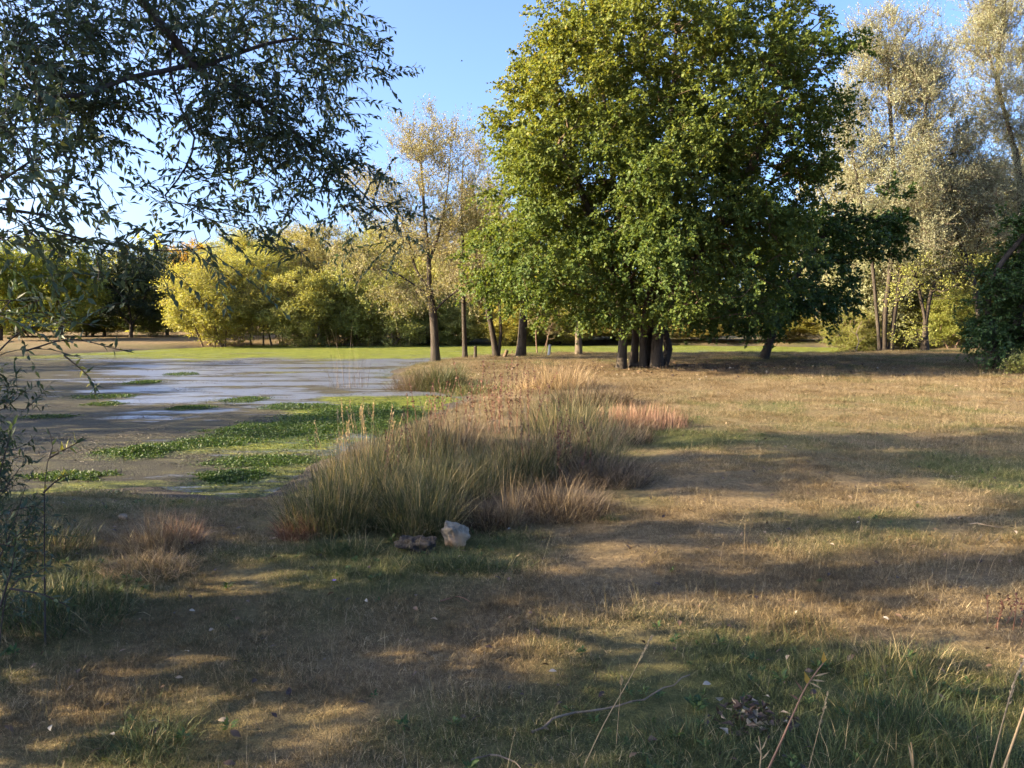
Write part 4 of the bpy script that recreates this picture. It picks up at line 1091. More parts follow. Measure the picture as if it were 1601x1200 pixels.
# ------------------------------------------------------------------ tussocks, each a plant of its own
def tussock(name, label, px, py, width, height, n, mat, lean=.55, droop=.7, w=.005, tint=(.45, .22), group='tussocks on the pond bank', rz=0, depth=None, cat='grass tussock', seg=4, straw=0.0, seed_heads=0, skew=(0, 0), pos=None):
    r = np.random.default_rng(abs(hash(label)) % 99991 if False else int(px * 7 + py * 13 + n))
    b_ = ground_at(px, py) if pos is None else np.array([pos[0], pos[1], zg1(pos[0], pos[1])])
    g = Geo()
    a = r.uniform(0, 2 * PI, n); rad = np.sqrt(r.random(n))
    dp = depth or width * .8
    B = np.stack([np.cos(a) * rad * width / 2, np.sin(a) * rad * dp / 2, np.zeros(n)], 1)
    B[:, 2] = zg(B[:, 0] + b_[0], B[:, 1] + b_[1]) - b_[2] - .02
    az = a + r.normal(0, 1.15, n)
    H = height * (.22 + 1.0 * r.random(n) ** 1.15) * (1.05 - .3 * rad)
    ln = np.clip(lean * rad * r.uniform(.3, 1.4, n) + r.normal(0, .08, n), -.2, 1.3)
    ti_ = np.clip(r.normal(tint[0], tint[1] * 1.25, n) + np.where(r.random(n) < straw, .45, 0), 0, 1)
    blades(r, B + np.array([0, 0, 0.]), az, H, ln, np.where(r.random(n) < .14, r.uniform(1.2, 2.6, n), np.abs(r.normal(droop, .35, n))), w * r.uniform(.6, 1.3, n), ti_, seg, .7, g)
    nt_ = n // 3                                              # bent and fallen blades at the foot
    a2 = r.uniform(0, 2 * PI, nt_); q2 = np.sqrt(r.random(nt_)) * 1.12
    B2 = np.stack([np.cos(a2) * q2 * width / 2, np.sin(a2) * q2 * dp / 2, np.zeros(nt_)], 1)
    B2[:, 2] = zg(B2[:, 0] + b_[0], B2[:, 1] + b_[1]) - b_[2] + r.uniform(0, .10, nt_) * height
    blades(r, B2, r.uniform(0, 2 * PI, nt_), height * r.uniform(.2, .75, nt_), r.uniform(.5, 1.3, nt_), r.uniform(.2, 1.6, nt_), w * r.uniform(.5, 1.1, nt_), np.clip(r.normal(.62, .28, nt_), 0, 1), seg, .7, g)
    me = g.mesh(name, [mat])
    if not seed_heads:
        o = obj(name, me, None, b_); return tag(o, label, cat, group)
    root = thing(name, label, cat, b_, group)
    tag(obj('blades', me, root), kind='stuff')
    gs = Geo()
    m = seed_heads
    a = r.uniform(0, 2 * PI, m); rad = np.sqrt(r.random(m)) * .6
    B = np.stack([np.cos(a) * rad * width / 2, np.sin(a) * rad * dp / 2, np.zeros(m)], 1)
    for q in range(m):
        h = height * r.uniform(1.0, 1.35); tip = B[q] + np.array([r.normal(0, .14), r.normal(0, .1), 1]) * h
        mid = (B[q] + tip) / 2 + r.normal(0, .02, 3)
        tube_path(gs, resample([B[q], mid, tip], .12), .0016, 3, .75)
        kk = 14
        s = r.uniform(.82, 1.0, kk)[:, None]
        leaf_geo(gs, B[q] * (1 - s) + tip * s, r.normal(0, .5, (kk, 3)) + np.array([0, 0, 1.]), r.normal(size=(kk, 3)), .022, .008, np.full(kk, .8))
    tag(obj('flower_stems', gs.mesh('flower_stems', [M_STRAW]), root), kind='stuff')
    return root
TG = 'tussocks on the pond bank'
tussock('rush_tussock', 'large olive rush tussock fanning up behind the pale rock', 655, 826, .60, .66, 1300, M_RUSH, .60, .45, .0042, (.38, .25), straw=0.18)
tussock('rush_tussock', 'olive rush tussock left of the pale rock, at the edge of the green weed', 515, 826, .66, .62, 1496, M_RUSH, .5, .35, .0042, (.36, .24), straw=0.16, seed_heads=10)
tussock('rush_tussock', 'tall loose rush tussock behind, between the two olive ones', 588, 800, .66, .70, 1292, M_RUSH, .45, .35, .0042, (.42, .26), straw=0.22, seed_heads=12)
tussock('dry_grass', 'upright sheaf of blond dry stems right of the pale rock', 798, 822, .15, .60, 160, M_STRAW, .3, .25, .0032, (.45, .2), depth=.14, cat='dry grass')
tussock('dry_grass', 'tangled brownish dry grass right of the blond sheaf', 870, 800, .85, .40, 1768, M_BROWN, .8, .9, .0036, (.42, .22), cat='dry grass')
tussock('dry_grass', 'low dark tangle of dead grass between the rock and the blond sheaf', 755, 822, .45, .34, 1020, M_BROWN, .8, .8, .0036, (.22, .2), cat='dry grass')
tussock('dry_grass', 'grey brown tangled dry grass between the dark tussock and the lawn', 935, 752, .95, .46, 1632, M_BROWN, .8, .9, .0042, (.45, .22), cat='dry grass')
tussock('rush_tussock', 'grey green tussock at the right side of the clump, behind tangled dry grass', 905, 725, .95, .66, 1496, M_RUSH, .5, .5, .0048, (.45, .22), straw=0.20)
tussock('rush_tussock', 'green tussock in the middle of the clump below the dark red docks', 805, 752, .85, .62, 1496, M_RUSH, .5, .45, .0046, (.36, .25), straw=0.20, seed_heads=8)
tussock('dry_grass', 'brown dead stems standing between the middle tussocks', 845, 735, .9, .68, 1020, M_BROWN, .4, .35, .0046, (.40, .25), cat='dry grass')
tussock('rush_tussock', 'straw streaked tussock at the heart of the clump', 705, 772, .85, .66, 1564, M_RUSH, .5, .45, .0046, (.44, .26), straw=0.24, seed_heads=8)
tussock('rush_tussock', 'thin tussock on the left edge of the clump above green weed', 560, 752, .85, .64, 884, M_RUSH, .5, .45, .0046, (.40, .25), straw=0.20, seed_heads=14)
tussock('dry_grass', 'brown tussock at the back of the clump left of the dark red docks', 705, 705, 1.1, .62, 1292, M_BROWN, .5, .5, .0055, (.48, .25), cat='dry grass')
tussock('rush_tussock', 'dull green tussock in the left rear of the clump', 640, 715, 1.0, .60, 1020, M_RUSH, .5, .5, .0055, (.40, .25), straw=0.20)
tussock('rush_tussock', 'soft grey tussock right behind the dark red docks', 895, 675, 1.3, .72, 1360, M_RUSH, .5, .5, .0065, (.50, .22), straw=0.22)
tussock('dry_grass', 'brown tangle at the right rear of the clump beside the pinkish weeds', 950, 690, 1.1, .42, 1156, M_BROWN, .7, .7, .006, (.45, .25), cat='dry grass')
tussock('dry_grass', 'orange tinged dry tussock catching the sun in front of the pale trunk', 872, 606, 1.7, .72, 1700, M_STRAW, .55, .6, .008, (.45, .25), cat='dry grass')
tussock('dry_grass', 'dark tangled tussock just in front of the orange one', 925, 632, 1.5, .50, 1700, M_BROWN, .7, .8, .008, (.25, .2), cat='dry grass')
tussock('red_weeds', 'patch of upright pinkish red weeds at the right of the clump', 1000, 662, 1.35, .34, 1500, M_PINK, .25, .25, .008, (.55, .25), depth=1.8, cat='weeds')
tussock('sedge_tussock', 'rounded dark sedge tussock with brown left side at the foot of the limbed tree', 685, 608, 1.3, .86, 1900, M_RUSH, .55, .6, .008, (.22, .2), cat='grass tussock')
tussock('sedge_tussock', 'brown overhanging sedge at the water edge left of the rounded dark one', 645, 606, 1.2, .82, 1800, M_BROWN, .6, .8, .008, (.35, .2), cat='grass tussock')
tussock('marsh_grass', 'bright yellow green mound of marsh grass right of the dark sedge', 722, 612, 1.7, .30, 1500, M_GREENB, .7, .7, .010, (.75, .2), cat='grass')
tussock('reeds', 'tall bare rush stems standing in the water left of the sedge', 545, 632, 1.0, 2.0, 60, M_BROWN, .12, .12, .009, (.35, .2), depth=.7, cat='reeds', seg=6)
tussock('dry_grass', 'blond dry tussock on the muddy bank at lower left', 245, 858, .40, .36, 620, M_STRAW, .55, .5, .0032, (.35, .25), cat='dry grass')
tussock('dry_grass', 'low brown tussock below the blond one at lower left', 235, 892, .52, .20, 900, M_STRAW, .9, .9, .004, (.42, .2), cat='dry grass')
tussock('dry_grass', 'thin pinkish tuft of dry grass right of the blond tussock on the mud', 285, 846, .26, .34, 260, M_PINK, .5, .5, .004, (.7, .2), cat='dry grass')
tussock('rusty_weeds', 'rusty red weeds at the left foot of the olive rush tussock', 470, 838, .32, .24, 700, M_PINK, .6, .5, .0045, (.30, .2), cat='weeds')
tussock('bank_grass', 'bright green fringe of grass right in front of the pale rock', 720, 888, .85, .16, 1500, M_GREENB, .8, .8, .004, (.5, .25), depth=.26, cat='grass', group='tufts of grass on the lawn')
tussock('bank_grass', 'yellow green tuft of grass at the left of the dark earth clod', 540, 862, .5, .17, 900, M_GREENB, .7, .7, .004, (.62, .25), depth=.3, cat='grass', group='tufts of grass on the lawn')
tussock('bank_grass', 'small bright tuft of grass on the dry lawn right of the clump', 955, 812, .16, .09, 260, M_GREENB, .9, .6, .005, (.6, .2), cat='grass', group='tufts of grass on the lawn')
CG = 'long grass in the lower right corner'
tussock('long_grass', 'tall fine green grass clump in the lower right corner', 1420, 1140, .6, .22, 1000, M_GREENB, .6, .7, .0030, (.32, .25), cat='grass', group=CG, straw=.12)
tussock('long_grass', 'green grass clump near the bottom edge under the rusty dock stalk', 1290, 1195, .5, .17, 900, M_GREENB, .8, .8, .0030, (.35, .25), cat='grass', group=CG, straw=.12)
tussock('long_grass', 'green grass clump at the bottom right below the pale straw stalk', 1540, 1205, .5, .20, 800, M_GREENB, .7, .8, .0030, (.3, .25), cat='grass', group=CG, straw=.2)
tussock('long_grass', 'greyish grass clump behind the tall fine green one', 1400, 1045, .7, .17, 700, M_RUSH, .7, .7, .0035, (.5, .25), cat='grass', group=CG, straw=.2)
tussock('long_grass', 'low green clump by the bent dead twig at the bottom', 1080, 1170, .5, .14, 900, M_GREENB, .9, .8, .0035, (.5, .25), cat='grass', group=CG)
tussock('long_grass', 'mop of drooping green grass near the bottom left', 230, 1165, .34, .13, 900, M_GREENB, 1.0, 1.2, .0035, (.45, .2), cat='grass', group='tufts of grass on the lawn')
tussock('long_grass', 'dark green bank grass at the left edge', 70, 960, .9, .26, 1300, M_GREENB, .7, .8, .0045, (.35, .25), cat='grass', group='tufts of grass on the lawn', straw=.1)
tussock('long_grass', 'shaded bank grass at the left edge nearest the mud', 40, 860, .9, .30, 1100, M_RUSH, .7, .7, .0045, (.45, .25), cat='grass', group='tufts of grass on the lawn', straw=.1)

# ------------------------------------------------------------------ leafy weeds with stems
def dock(name, label, px, py, n, h, spread, stem_m, leaf_m, leaf, per=34, group=None, cat='weeds'):
    r = np.random.default_rng(int(px * 3 + py * 5))
    b_ = ground_at(px, py)
    root = thing(name, label, cat, b_, group)
    gl = Geo()
    for q in range(n):
        g = Geo()
        a, rr = r.uniform(0, 2 * PI), spread * math.sqrt(r.random())
        B = np.array([math.cos(a) * rr, math.sin(a) * rr * .7, -.02]); hh = h * r.uniform(.65, 1.1)
        tip = B + np.array([r.normal(0, .13) * hh, r.normal(0, .1) * hh, hh])
        path = resample([B, (B + tip) / 2 + r.normal(0, .025, 3), tip], .1)
        tube_path(g, path, np.linspace(.004, .0018, len(path)), 4, .4)
        obj('stem', g.mesh('stem', [stem_m], True), root)
        s = r.uniform(.25, 1.0, per); P = np.stack([np.interp(s, np.linspace(0, 1, len(path)), path[:, c_]) for c_ in range(3)], 1)
        ax = r.normal(0, 1, (per, 3)) + np.array([0, 0, .5])
        leaf_geo(gl, P, ax, r.normal(size=(per, 3)), leaf * r.uniform(.5, 1.2, per), leaf * .5, r.random(per))
    tag(obj('leaves', gl.mesh('leaves', [leaf_m]), root), kind='stuff')
    return root
M_REDLEAF = leaf_mat('red_dock_leaf', [(0, (.040, .024, .020)), (.5, (.125, .052, .042)), (.85, (.20, .085, .065)), (1, (.17, .14, .06))], .25)
dock('dock_weeds', 'dark red dock plants standing among the tussocks', 795, 676, 30, 1.0, .62, M_PINK, M_REDLEAF, .032, 52)
dock('dock_weeds', 'rusty brown dock stems left of the dark red docks', 690, 676, 14, .75, .5, M_PINK, M_REDLEAF, .04, 26)
dock('dock_weeds', 'dark brown seeding dock behind the olive rush tussocks', 640, 755, 8, .70, .3, M_PINK, M_REDLEAF, .03, 34)
dock('dock_weeds', 'rusty stems rising through the right of the clump above tangled dry grass', 880, 745, 12, .72, .4, M_PINK, M_REDLEAF, .03, 30)
dock('brown_weeds', 'dead dark weed stalks at the right edge of the lawn', 1580, 985, 7, .24, .16, M_PINK, M_REDLEAF, .02, 18)

# ------------------------------------------------------------------ rock and clod by the tussocks
def lump(name, label, cat, pos, size, mat, seed, facets=9, rough=.06, sub=4, sink=.12, rz=0.0):
    r = np.random.default_rng(seed)
    import bmesh
    bm = bmesh.new(); bmesh.ops.create_icosphere(bm, subdivisions=sub, radius=1)
    nrm = unit(r.normal(size=(facets, 3))); off = r.uniform(.55, .85, facets)
    ph = r.uniform(0, 6.28, (8, 3)); fr = unit(r.normal(size=(8, 3))) * r.uniform(3, 14, (8, 1))
    for v in bm.verts:
        p_ = np.array(v.co)
        for n_, o_ in zip(nrm, off):
            d_ = p_ @ n_ - o_
            if d_ > 0: p_ = p_ - n_ * d_ * .92
        q = sum(math.sin(fr[k_] @ p_ + ph[k_][0]) / (1 + .3 * k_) for k_ in range(8))
        p_ = p_ * (1 + rough * q * .5)
        v.co = p_ * np.array(size)
    me = bpy.data.meshes.new(name); bm.to_mesh(me); bm.free()
    me.materials.append(mat)
    o = obj(name, me, None, (pos[0], pos[1], pos[2] + size[2] * (1 - sink)))
    o.rotation_euler = (0, 0, rz)
    return tag(o, label, cat)
m_rock, t = new_mat('pale_limestone')
tc = nd(t, 'ShaderNodeTexCoord').outputs['Object']
na, nb, nc = noise(t, 9, 8, tc, .65), noise(t, 40, 6, tc, .6), noise(t, 3, 3, tc)
c = ramp(t, [(.30, (.05, .040, .032)), (.48, (.18, .15, .115)), (.68, (.36, .30, .215))], math_n(t, 'ADD', math_n(t, 'MULTIPLY', na, .65), math_n(t, 'MULTIPLY', nb, .35)))
c = mixc(t, ramp(t, [(.5, (0, 0, 0)), (.66, (1, 1, 1))], nc), c, (.40, .24, .13))  # orange of low sunlight put into the colour as random blotches
p = nd(t, 'ShaderNodeBsdfPrincipled', i_Roughness=.9); p.inputs['Specular IOR Level'].default_value = .2
t.links.new(c, p.inputs['Base Color'])
bp = nd(t, 'ShaderNodeBump', i_Strength=.9, i_Distance=.02)
t.links.new(math_n(t, 'ADD', na, math_n(t, 'MULTIPLY', nb, .4)), bp.inputs['Height']); t.links.new(bp.outputs[0], p.inputs['Normal'])
finish(t, p.outputs[0])
m_clod, t = new_mat('dark_peat')
tc = nd(t, 'ShaderNodeTexCoord').outputs['Object']
na, nb = noise(t, 14, 8, tc, .7), noise(t, 70, 5, tc, .6)
c = ramp(t, [(.3, (.012, .010, .009)), (.6, (.030, .024, .021)), (.8, (.060, .048, .040))], math_n(t, 'ADD', math_n(t, 'MULTIPLY', na, .6), math_n(t, 'MULTIPLY', nb, .4)))
p = nd(t, 'ShaderNodeBsdfPrincipled', i_Roughness=.95); t.links.new(c, p.inputs['Base Color'])
bp = nd(t, 'ShaderNodeBump', i_Strength=1.0, i_Distance=.03)
t.links.new(math_n(t, 'ADD', na, nb), bp.inputs['Height']); t.links.new(bp.outputs[0], p.inputs['Normal'])
finish(t, p.outputs[0])
lump('rock', 'pale limestone rock with sunlit orange put into its colour at the foot of the tussocks', 'rock', ground_at(712, 856), (.112, .10, .135), m_rock, 19, 16, .10, 5, .46, .4)
lump('earth_clod', 'dark clod of peat and roots left of the pale rock', 'earth clod', ground_at(650, 862), (.125, .085, .065), m_clod, 5, 6, .30, 5, .42)
lump('stone', 'small dark stone on the muddy bank at lower left', 'stone', ground_at(192, 812), (.045, .035, .03), m_rock, 8, 8, .05, 3, .3)

# ------------------------------------------------------------------ post, stump, logs on the spit
def post(name, label, cat, px, py, Yd, h, r0, mat, lean=0.0):
    x = at(px, py, Yd)[0]; z = zg1(x, Yd)
    g = Geo()
    hs = np.array([-.05, .04, h * .35, h * .7, h * .97, h])
    tube_path(g, [(lean * q, 0, q) for q in hs], np.array([1.1, 1.04, 1, .98, .95, .80]) * r0, 9, .5)
    top = np.array([[lean * h + .8 * r0 * math.cos(a), .8 * r0 * math.sin(a), h - .002] for a in np.arange(9) * 2 * PI / 9] + [[lean * h, 0, h + .006]])
    g.add(top, [[a, (a + 1) % 9, 9] for a in range(9)])
    return tag(obj(name, g.mesh(name, [mat], False), None, (x, Yd, z)), label, cat)
post('wooden_post', 'short dark wooden post between the slender trunk and the forked tree', 'post', 743, 557, 28.6, .43, .06, M_BARK, .03)
post('tree_stump', 'low reddish stump leaning against the foot of the forked tree', 'stump', 789, 556, 29.0, .26, .07, M_BARKB, .35)
m_white = bark_mat('whitish_bark', (.40, .40, .42), (.80, .80, .80), 14, .3)
post('birch_stump', 'small whitish birch stump under the bare sapling', 'stump', 858, 556, 29.6, .42, .055, m_white, .1)

# dead pale branch lying against the wood at right
g = Geo()
d0 = at(1338, 545, 33.0)
tube_path(g, [np.array([0, 0, .1]), np.array([.12, 0, .5]), np.array([.02, .05, .9]), np.array([.22, 0, 1.4])], [.03, .025, .02, .008], 5, .6)
tube_path(g, [np.array([.05, 0, .75]), np.array([-.18, .05, .95]), np.array([-.2, 0, 1.1])], [.016, .012, .006], 5, .6)
tube_path(g, [np.array([.1, 0, .45]), np.array([.35, -.05, .7])], [.014, .006], 5, .6)
tag(obj('dead_branch', g.mesh('dead_branch', [M_BARKP], True), None, (d0[0], d0[1], zg1(d0[0], d0[1]))), 'bleached forked dead branch before the wood left of the poplar base', 'branch')

# ------------------------------------------------------------------ green weed mats on the pond
M_ALG = leaf_mat('pond_weed_leaf', [(0, (.018, .040, .009)), (.5, (.048, .092, .016)), (.85, (.10, .13, .026)), (1, (.22, .19, .06))], .3, .5)
def weed_mat(label, px, py, rx, ry, n, h=.05, size=.017):
    r = np.random.default_rng(int(px + 11 * py))
    x0, y0, ex, ey, _ = spot(px, py, rx, ry)
    g = Geo()
    a = r.uniform(0, 2 * PI, n); q = np.sqrt(r.random(n))
    q = q * (.55 + .75 * vnoise(np.cos(a) * 2.0 + px, np.sin(a) * 2.0 + py, .55))
    q = q * (1 + np.abs(r.normal(0, .16, n)))
    lx, ly = np.cos(a) * q * ex, np.sin(a) * q * ey
    hz_ = .7 * h * np.clip(1.1 - q, 0, 1) * (.3 + fbm(lx + x0, ly + y0, .22, 3) * 1.4)
    P = np.stack([lx, ly, r.uniform(.004, 1, n) * hz_ + .006], 1)
    ax = r.normal(0, 1, (n, 3)) * np.array([1, 1, .55]) + np.array([0, 0, .25])
    n_ = n
    s_ = size * (1 + y0 / 14)
    leaf_geo(g, P, ax, np.array([[0, 0, 1.]]) + r.normal(0, .5, (n, 3)), s_ * r.uniform(.6, 1.3, n), s_ * .5, np.clip(r.normal(.34, .24, n), 0, 1))
    return tag(obj('weed_mat', g.mesh('weed_mat', [M_ALG]), None, (x0, y0, WATER)), label, 'pond weed', 'green weed mats floating on the pond')
weed_mat('broad bright green weed mat along the bank left of the tussocks', 570, 655, 125, 26, 29119, .10)
weed_mat('long green weed mat between the broad mat and open water', 420, 672, 90, 12, 10080, .08)
weed_mat('vivid green oval weed mat lying alone left of the broad mat', 225, 705, 52, 10, 7839, .09)
weed_mat('dark green weed mat right above the blond tussock on the mud', 362, 746, 52, 10, 7279, .08)
weed_mat('green weed mat joining the vivid oval to the long mat', 330, 692, 60, 7, 5040, .06)
weed_mat('dull green weed strip at the near shore left of the olive rushes', 420, 722, 80, 9, 5600, .05)
weed_mat('thin green weed strip in open water nearest the reeds', 470, 636, 60, 5, 2912, .05)
weed_mat('small olive weed patch in mid pond below the pale glare', 295, 638, 32, 3.5, 1680, .05)
weed_mat('olive weed patch in mid pond, rightmost of the open water', 385, 625, 30, 4, 1680, .05)
weed_mat('thin weed sliver in the pale glare toward the far shore', 225, 598, 26, 3, 1344, .05)
weed_mat('long dim weed sliver left in the shaded water', 170, 620, 50, 3, 1680, .05)
weed_mat('short olive sliver left of the long dim one', 165, 632, 26, 3, 1007, .05)
weed_mat('dim weed sliver at the left edge of the water', 75, 652, 40, 3, 1120, .05)
weed_mat('far green weed sliver under the left end of the algae band', 285, 585, 24, 2, 896, .06)
weed_mat('dull green patch by the left shoots at the near shore', 110, 745, 60, 8, 3360, .05)

m_fw, t = new_mat('floating_weed')
ti = attr(t, 'tint'); gi_ = attr(t, 'green', 'INSTANCER')
brn = ramp(t, [(0, (.025, .020, .018)), (.5, (.075, .058, .046)), (1, (.21, .165, .11))], ti)
gg = ramp(t, [(0, (.022, .048, .010)), (.5, (.060, .105, .018)), (1, (.22, .23, .05))], ti)
c = mixc(t, gi_, brn, gg)
p = nd(t, 'ShaderNodeBsdfPrincipled', i_Roughness=.6); p.inputs['Specular IOR Level'].default_value = .35
t.links.new(c, p.inputs['Base Color']); finish(t, p.outputs[0])
rng = np.random.default_rng(111)
def weedlet():
    g = Geo(); n = 34
    a = rng.uniform(0, 2 * PI, n); q = .12 * np.sqrt(rng.random(n))
    P = np.stack([np.cos(a) * q * 1.6, np.sin(a) * q, rng.uniform(.001, .010, n)], 1)
    leaf_geo(g, P, rng.normal(0, 1, (n, 3)) * np.array([1.5, 1, .10]), np.array([[0, 0, 1.]]) + rng.normal(0, .35, (n, 3)), rng.uniform(.015, .045, n), rng.uniform(.004, .010, n), rng.random(n))
    return g.mesh('weedlet', [m_fw])
WL = [source('weedlet', weedlet()) for _ in range(5)]
n = 130000
y = rng.uniform(5.5, 36, n); x = rng.uniform(-1.05, .35, n) * (.8 * y + 2)
sd = pond_sd(x, y)
st_ = fbm(x * .35, y, .9, 4)
nearf = sstep(24, 8, y); leftf = sstep(-4, -13, x)
ga = np.zeros(n)
for x0, y0, ex, ey, a_ in ALG + [spot(225, 705, 70, 14), spot(362, 746, 70, 14), spot(330, 692, 80, 10), spot(420, 722, 110, 14), spot(295, 638, 50, 5, .7), spot(385, 625, 60, 6, .7), spot(225, 598, 40, 4, .6), spot(170, 620, 80, 4, .6)]:
    ga = np.maximum(ga, a_ * sstep(1.4, .4, np.sqrt(((x - x0) / ex) ** 2 + ((y - y0) / ey) ** 2) + (fbm(x, y, .7, 3) - .5) * 1.2))
ga = np.maximum(ga, .8 * sstep(-.8, -.1, sd + (fbm(x, y, 1.0, 3) - .5)))
pr_ = np.clip(sstep(.48, .70, st_) * (.02 + .35 * sstep(15, 8, y) + .12 * leftf) + ga * .30, 0, 1) * np.where(y < 9, 1, (9 / y) ** .6)
ok = (sd < .05) & (rng.random(n) < pr_)
x, y, ga = x[ok], y[ok], ga[ok]
gcol = np.clip(ga * .9 + rng.normal(.02, .16, len(x)), 0, 1)
fw = scatter('floating_weed', np.stack([x, y, np.full(len(x), WATER + .004)], 1), np.stack([np.zeros(len(x)), np.zeros(len(x)), rng.normal(0, .5, len(x))], 1), rng.uniform(.45, 1.1, len(x)) * (1 + y / 40), rng.integers(0, 5, len(x)), WL, {'green': gcol})
tag(fw, 'shreds of brown and green dead weed floating over the pond', 'pond weed')

# ------------------------------------------------------------------ willow shoots at the left edge
def shoot(label, px, py, Yd, stems, seed, n_leaf=16, ll=.06, bright=0):
    """stems: lists of pixel points at depth Yd, the first on the ground"""
    r = np.random.default_rng(seed)
    x0 = at(px, py, Yd)[0]; z0 = zg1(x0, Yd)
    org = np.array([x0, Yd, z0])
    root = thing('willow_shoot', label, 'shoot', org, 'willow shoots at the left edge')
    for si, st in enumerate(stems):
        pts_ = [at(a, b_, Yd + (c_[0] if c_ else 0)) - org for a, b_, *c_ in st]
        if si == 0: pts_[0][2] = -.03
        path = resample(pts_, .05)
        g = Geo(); tube_path(g, path, np.linspace(.005, .0016, len(path)), 5, .5)
        stem_o = obj('stem', g.mesh('stem', [M_WBARK], True), root)
        for k_ in range(n_leaf):
            s = .25 + .75 * (k_ + r.random() * .5) / n_leaf
            P = np.array([np.interp(s, np.linspace(0, 1, len(path)), path[:, c_]) for c_ in range(3)])
            d = path[min(len(path) - 1, int(s * len(path)) + 1)] - path[max(0, int(s * len(path)) - 2)]
            d = unit(d[None])[0]
            ax = unit((d * .7 + r.normal(0, .55, 3) + np.array([0, 0, .15]))[None])[0]
            place_leaf(stem_o, P, ax, r.normal(0, .6, 3) + np.array([0, 0, .8]), ll * r.uniform(.6, 1.2), ll * .26, LM[r.integers(0, 4) if r.random() > bright else 4])
shoot('willow shoot with small bright leaves over the mud at the left edge', 60, 800, 3.6, [[(60, 830), (70, 760), (82, 700), (75, 670)], [(68, 770), (90, 750), (112, 740)], [(78, 715), (105, 700), (125, 690)]], 1, 14, .05, .3)
shoot('leafy grey green shoot leaning in at the left edge above the mud', -40, 830, 3.4, [[(-60, 900), (-30, 820), (10, 760), (40, 720)], [(-30, 820), (10, 800), (60, 790)], [(-40, 850), (0, 850), (40, 860)], [(-20, 800), (5, 720), (20, 660)]], 2, 22, .06, .05)
shoot('drooping shoot across the water at the left edge below the far meadow', -60, 900, 3.9, [[(-80, 900), (-70, 700), (-20, 570), (60, 545), (130, 560)], [(-30, 580), (30, 520), (90, 505), (160, 508)], [(40, 548), (110, 530), (180, 545), (205, 550)], [(100, 555), (140, 590), (150, 620)]], 3, 22, .06, .12)
shoot('low grey shoot among the bank grass at the left edge', -10, 960, 3.0, [[(-20, 990), (10, 930), (50, 900), (80, 880)], [(0, 950), (20, 880), (25, 830)], [(15, 920), (70, 930), (110, 950)]], 4, 18, .055, .02)

px_tree('willow_shrub', 'leafy grey green shrub at the left edge over the bank grass', 47, -40, 960, 3.7,
        [[(-60, 1000), (-40, 850), (-10, 720)], [(-50, 960), (10, 850), (40, 760)], [(-60, 980), (-80, 800), (-70, 640)]],
        [(-20, 830, 0, 60, 70, .3), (-40, 720, 0, 60, 70, .3), (10, 900, 0, 50, 50, .25), (-60, 620, 0, 50, 60, .3)], 32, 6, .12, [.012, .010, .012], M_WILLOW, M_WBARK, 'willow shoots at the left edge', zmin=.06, cat='shrub',
        tw_n=2, tw_len=.14, lv_n=8, leaf_l=.048, leaf_w=.012, tw_r=.0012, gk=dict(tip=.0016, step=.1), flare=None, shape='lance', up=.2, rand=.7)
# ------------------------------------------------------------------ dry stalks and twigs in the foreground
def stalk(name, label, cat, pts_px, r0, r1, mat, group=None, ear=0, leaves=(), k=5):
    """pts_px: (px, py, depth); the first point stands on the ground"""
    P = [at(a, b_, d_) for a, b_, d_ in pts_px]
    base = P[0].copy()
    path = resample([q - base for q in P], .04)
    root = thing(name, label, cat, base, group)
    g = Geo(); tube_path(g, path, np.linspace(r0, r1, len(path)), k, .6)
    obj('stem', g.mesh('stem', [mat], True), root)
    r = np.random.default_rng(int(pts_px[0][0] + 3))
    if ear:
        ge = Geo(); s = r.uniform(1 - ear, 1, 46)
        Q_ = np.stack([np.interp(s, np.linspace(0, 1, len(path)), path[:, c_]) for c_ in range(3)], 1)
        d = unit((path[-1] - path[-4])[None])
        leaf_geo(ge, Q_, d + r.normal(0, .22, (46, 3)), r.normal(size=(46, 3)), .016, .005, np.full(46, .8))
        tag(obj('seed_head', ge.mesh('seed_head', [M_STRAW]), root), kind='stuff')
    for s, ll, lw, ax, ti_, m_ in leaves:
        gl_ = Geo(); Q_ = np.array([[np.interp(s, np.linspace(0, 1, len(path)), path[:, c_]) for c_ in range(3)]])
        leaf_geo(gl_, Q_, np.array([ax], float), np.array([[.2, -.9, .5]]), ll, lw, np.array([ti_]), 'lance')
        obj('leaf', gl_.mesh('leaf', [m_]), root)
    return root
ST = 'dry stalks in the foreground'
stalk('dry_stalk', 'long pale dry stalk slanting up right at the bottom centre', 'stalk', [(905, 1215, 2.62), (945, 1130, 2.62), (985, 1060, 2.65), (1018, 995, 2.7)], .0024, .0012, M_STRAW, ST, .2)
stalk('dry_stalk', 'thin straight dry stem just right of the long pale stalk', 'stalk', [(962, 1190, 2.75), (966, 1130, 2.75), (972, 1060, 2.78)], .0013, .0008, M_STRAW, ST, .1)
stalk('dry_stalk', 'thick tan grass stalk with feathery head at the right edge', 'stalk', [(1545, 1215, 1.9), (1570, 1120, 1.9), (1588, 1060, 1.92), (1604, 1030, 1.95)], .0022, .0014, M_STRAW, ST, .45)
stalk('dry_stalk', 'stout orange tan stalk in the very bottom right corner', 'stalk', [(1560, 1225, 1.75), (1580, 1170, 1.75), (1606, 1095, 1.78)], .0030, .0026, M_STRAW, ST)
stalk('dry_stalk', 'short split straw standing at the bottom edge right of centre', 'stalk', [(1425, 1225, 2.1), (1428, 1190, 2.1), (1424, 1160, 2.1)], .0022, .0016, M_STRAW, ST, 0, [(.3, .08, .012, (-.15, 0, 1), .8, M_STRAW)])
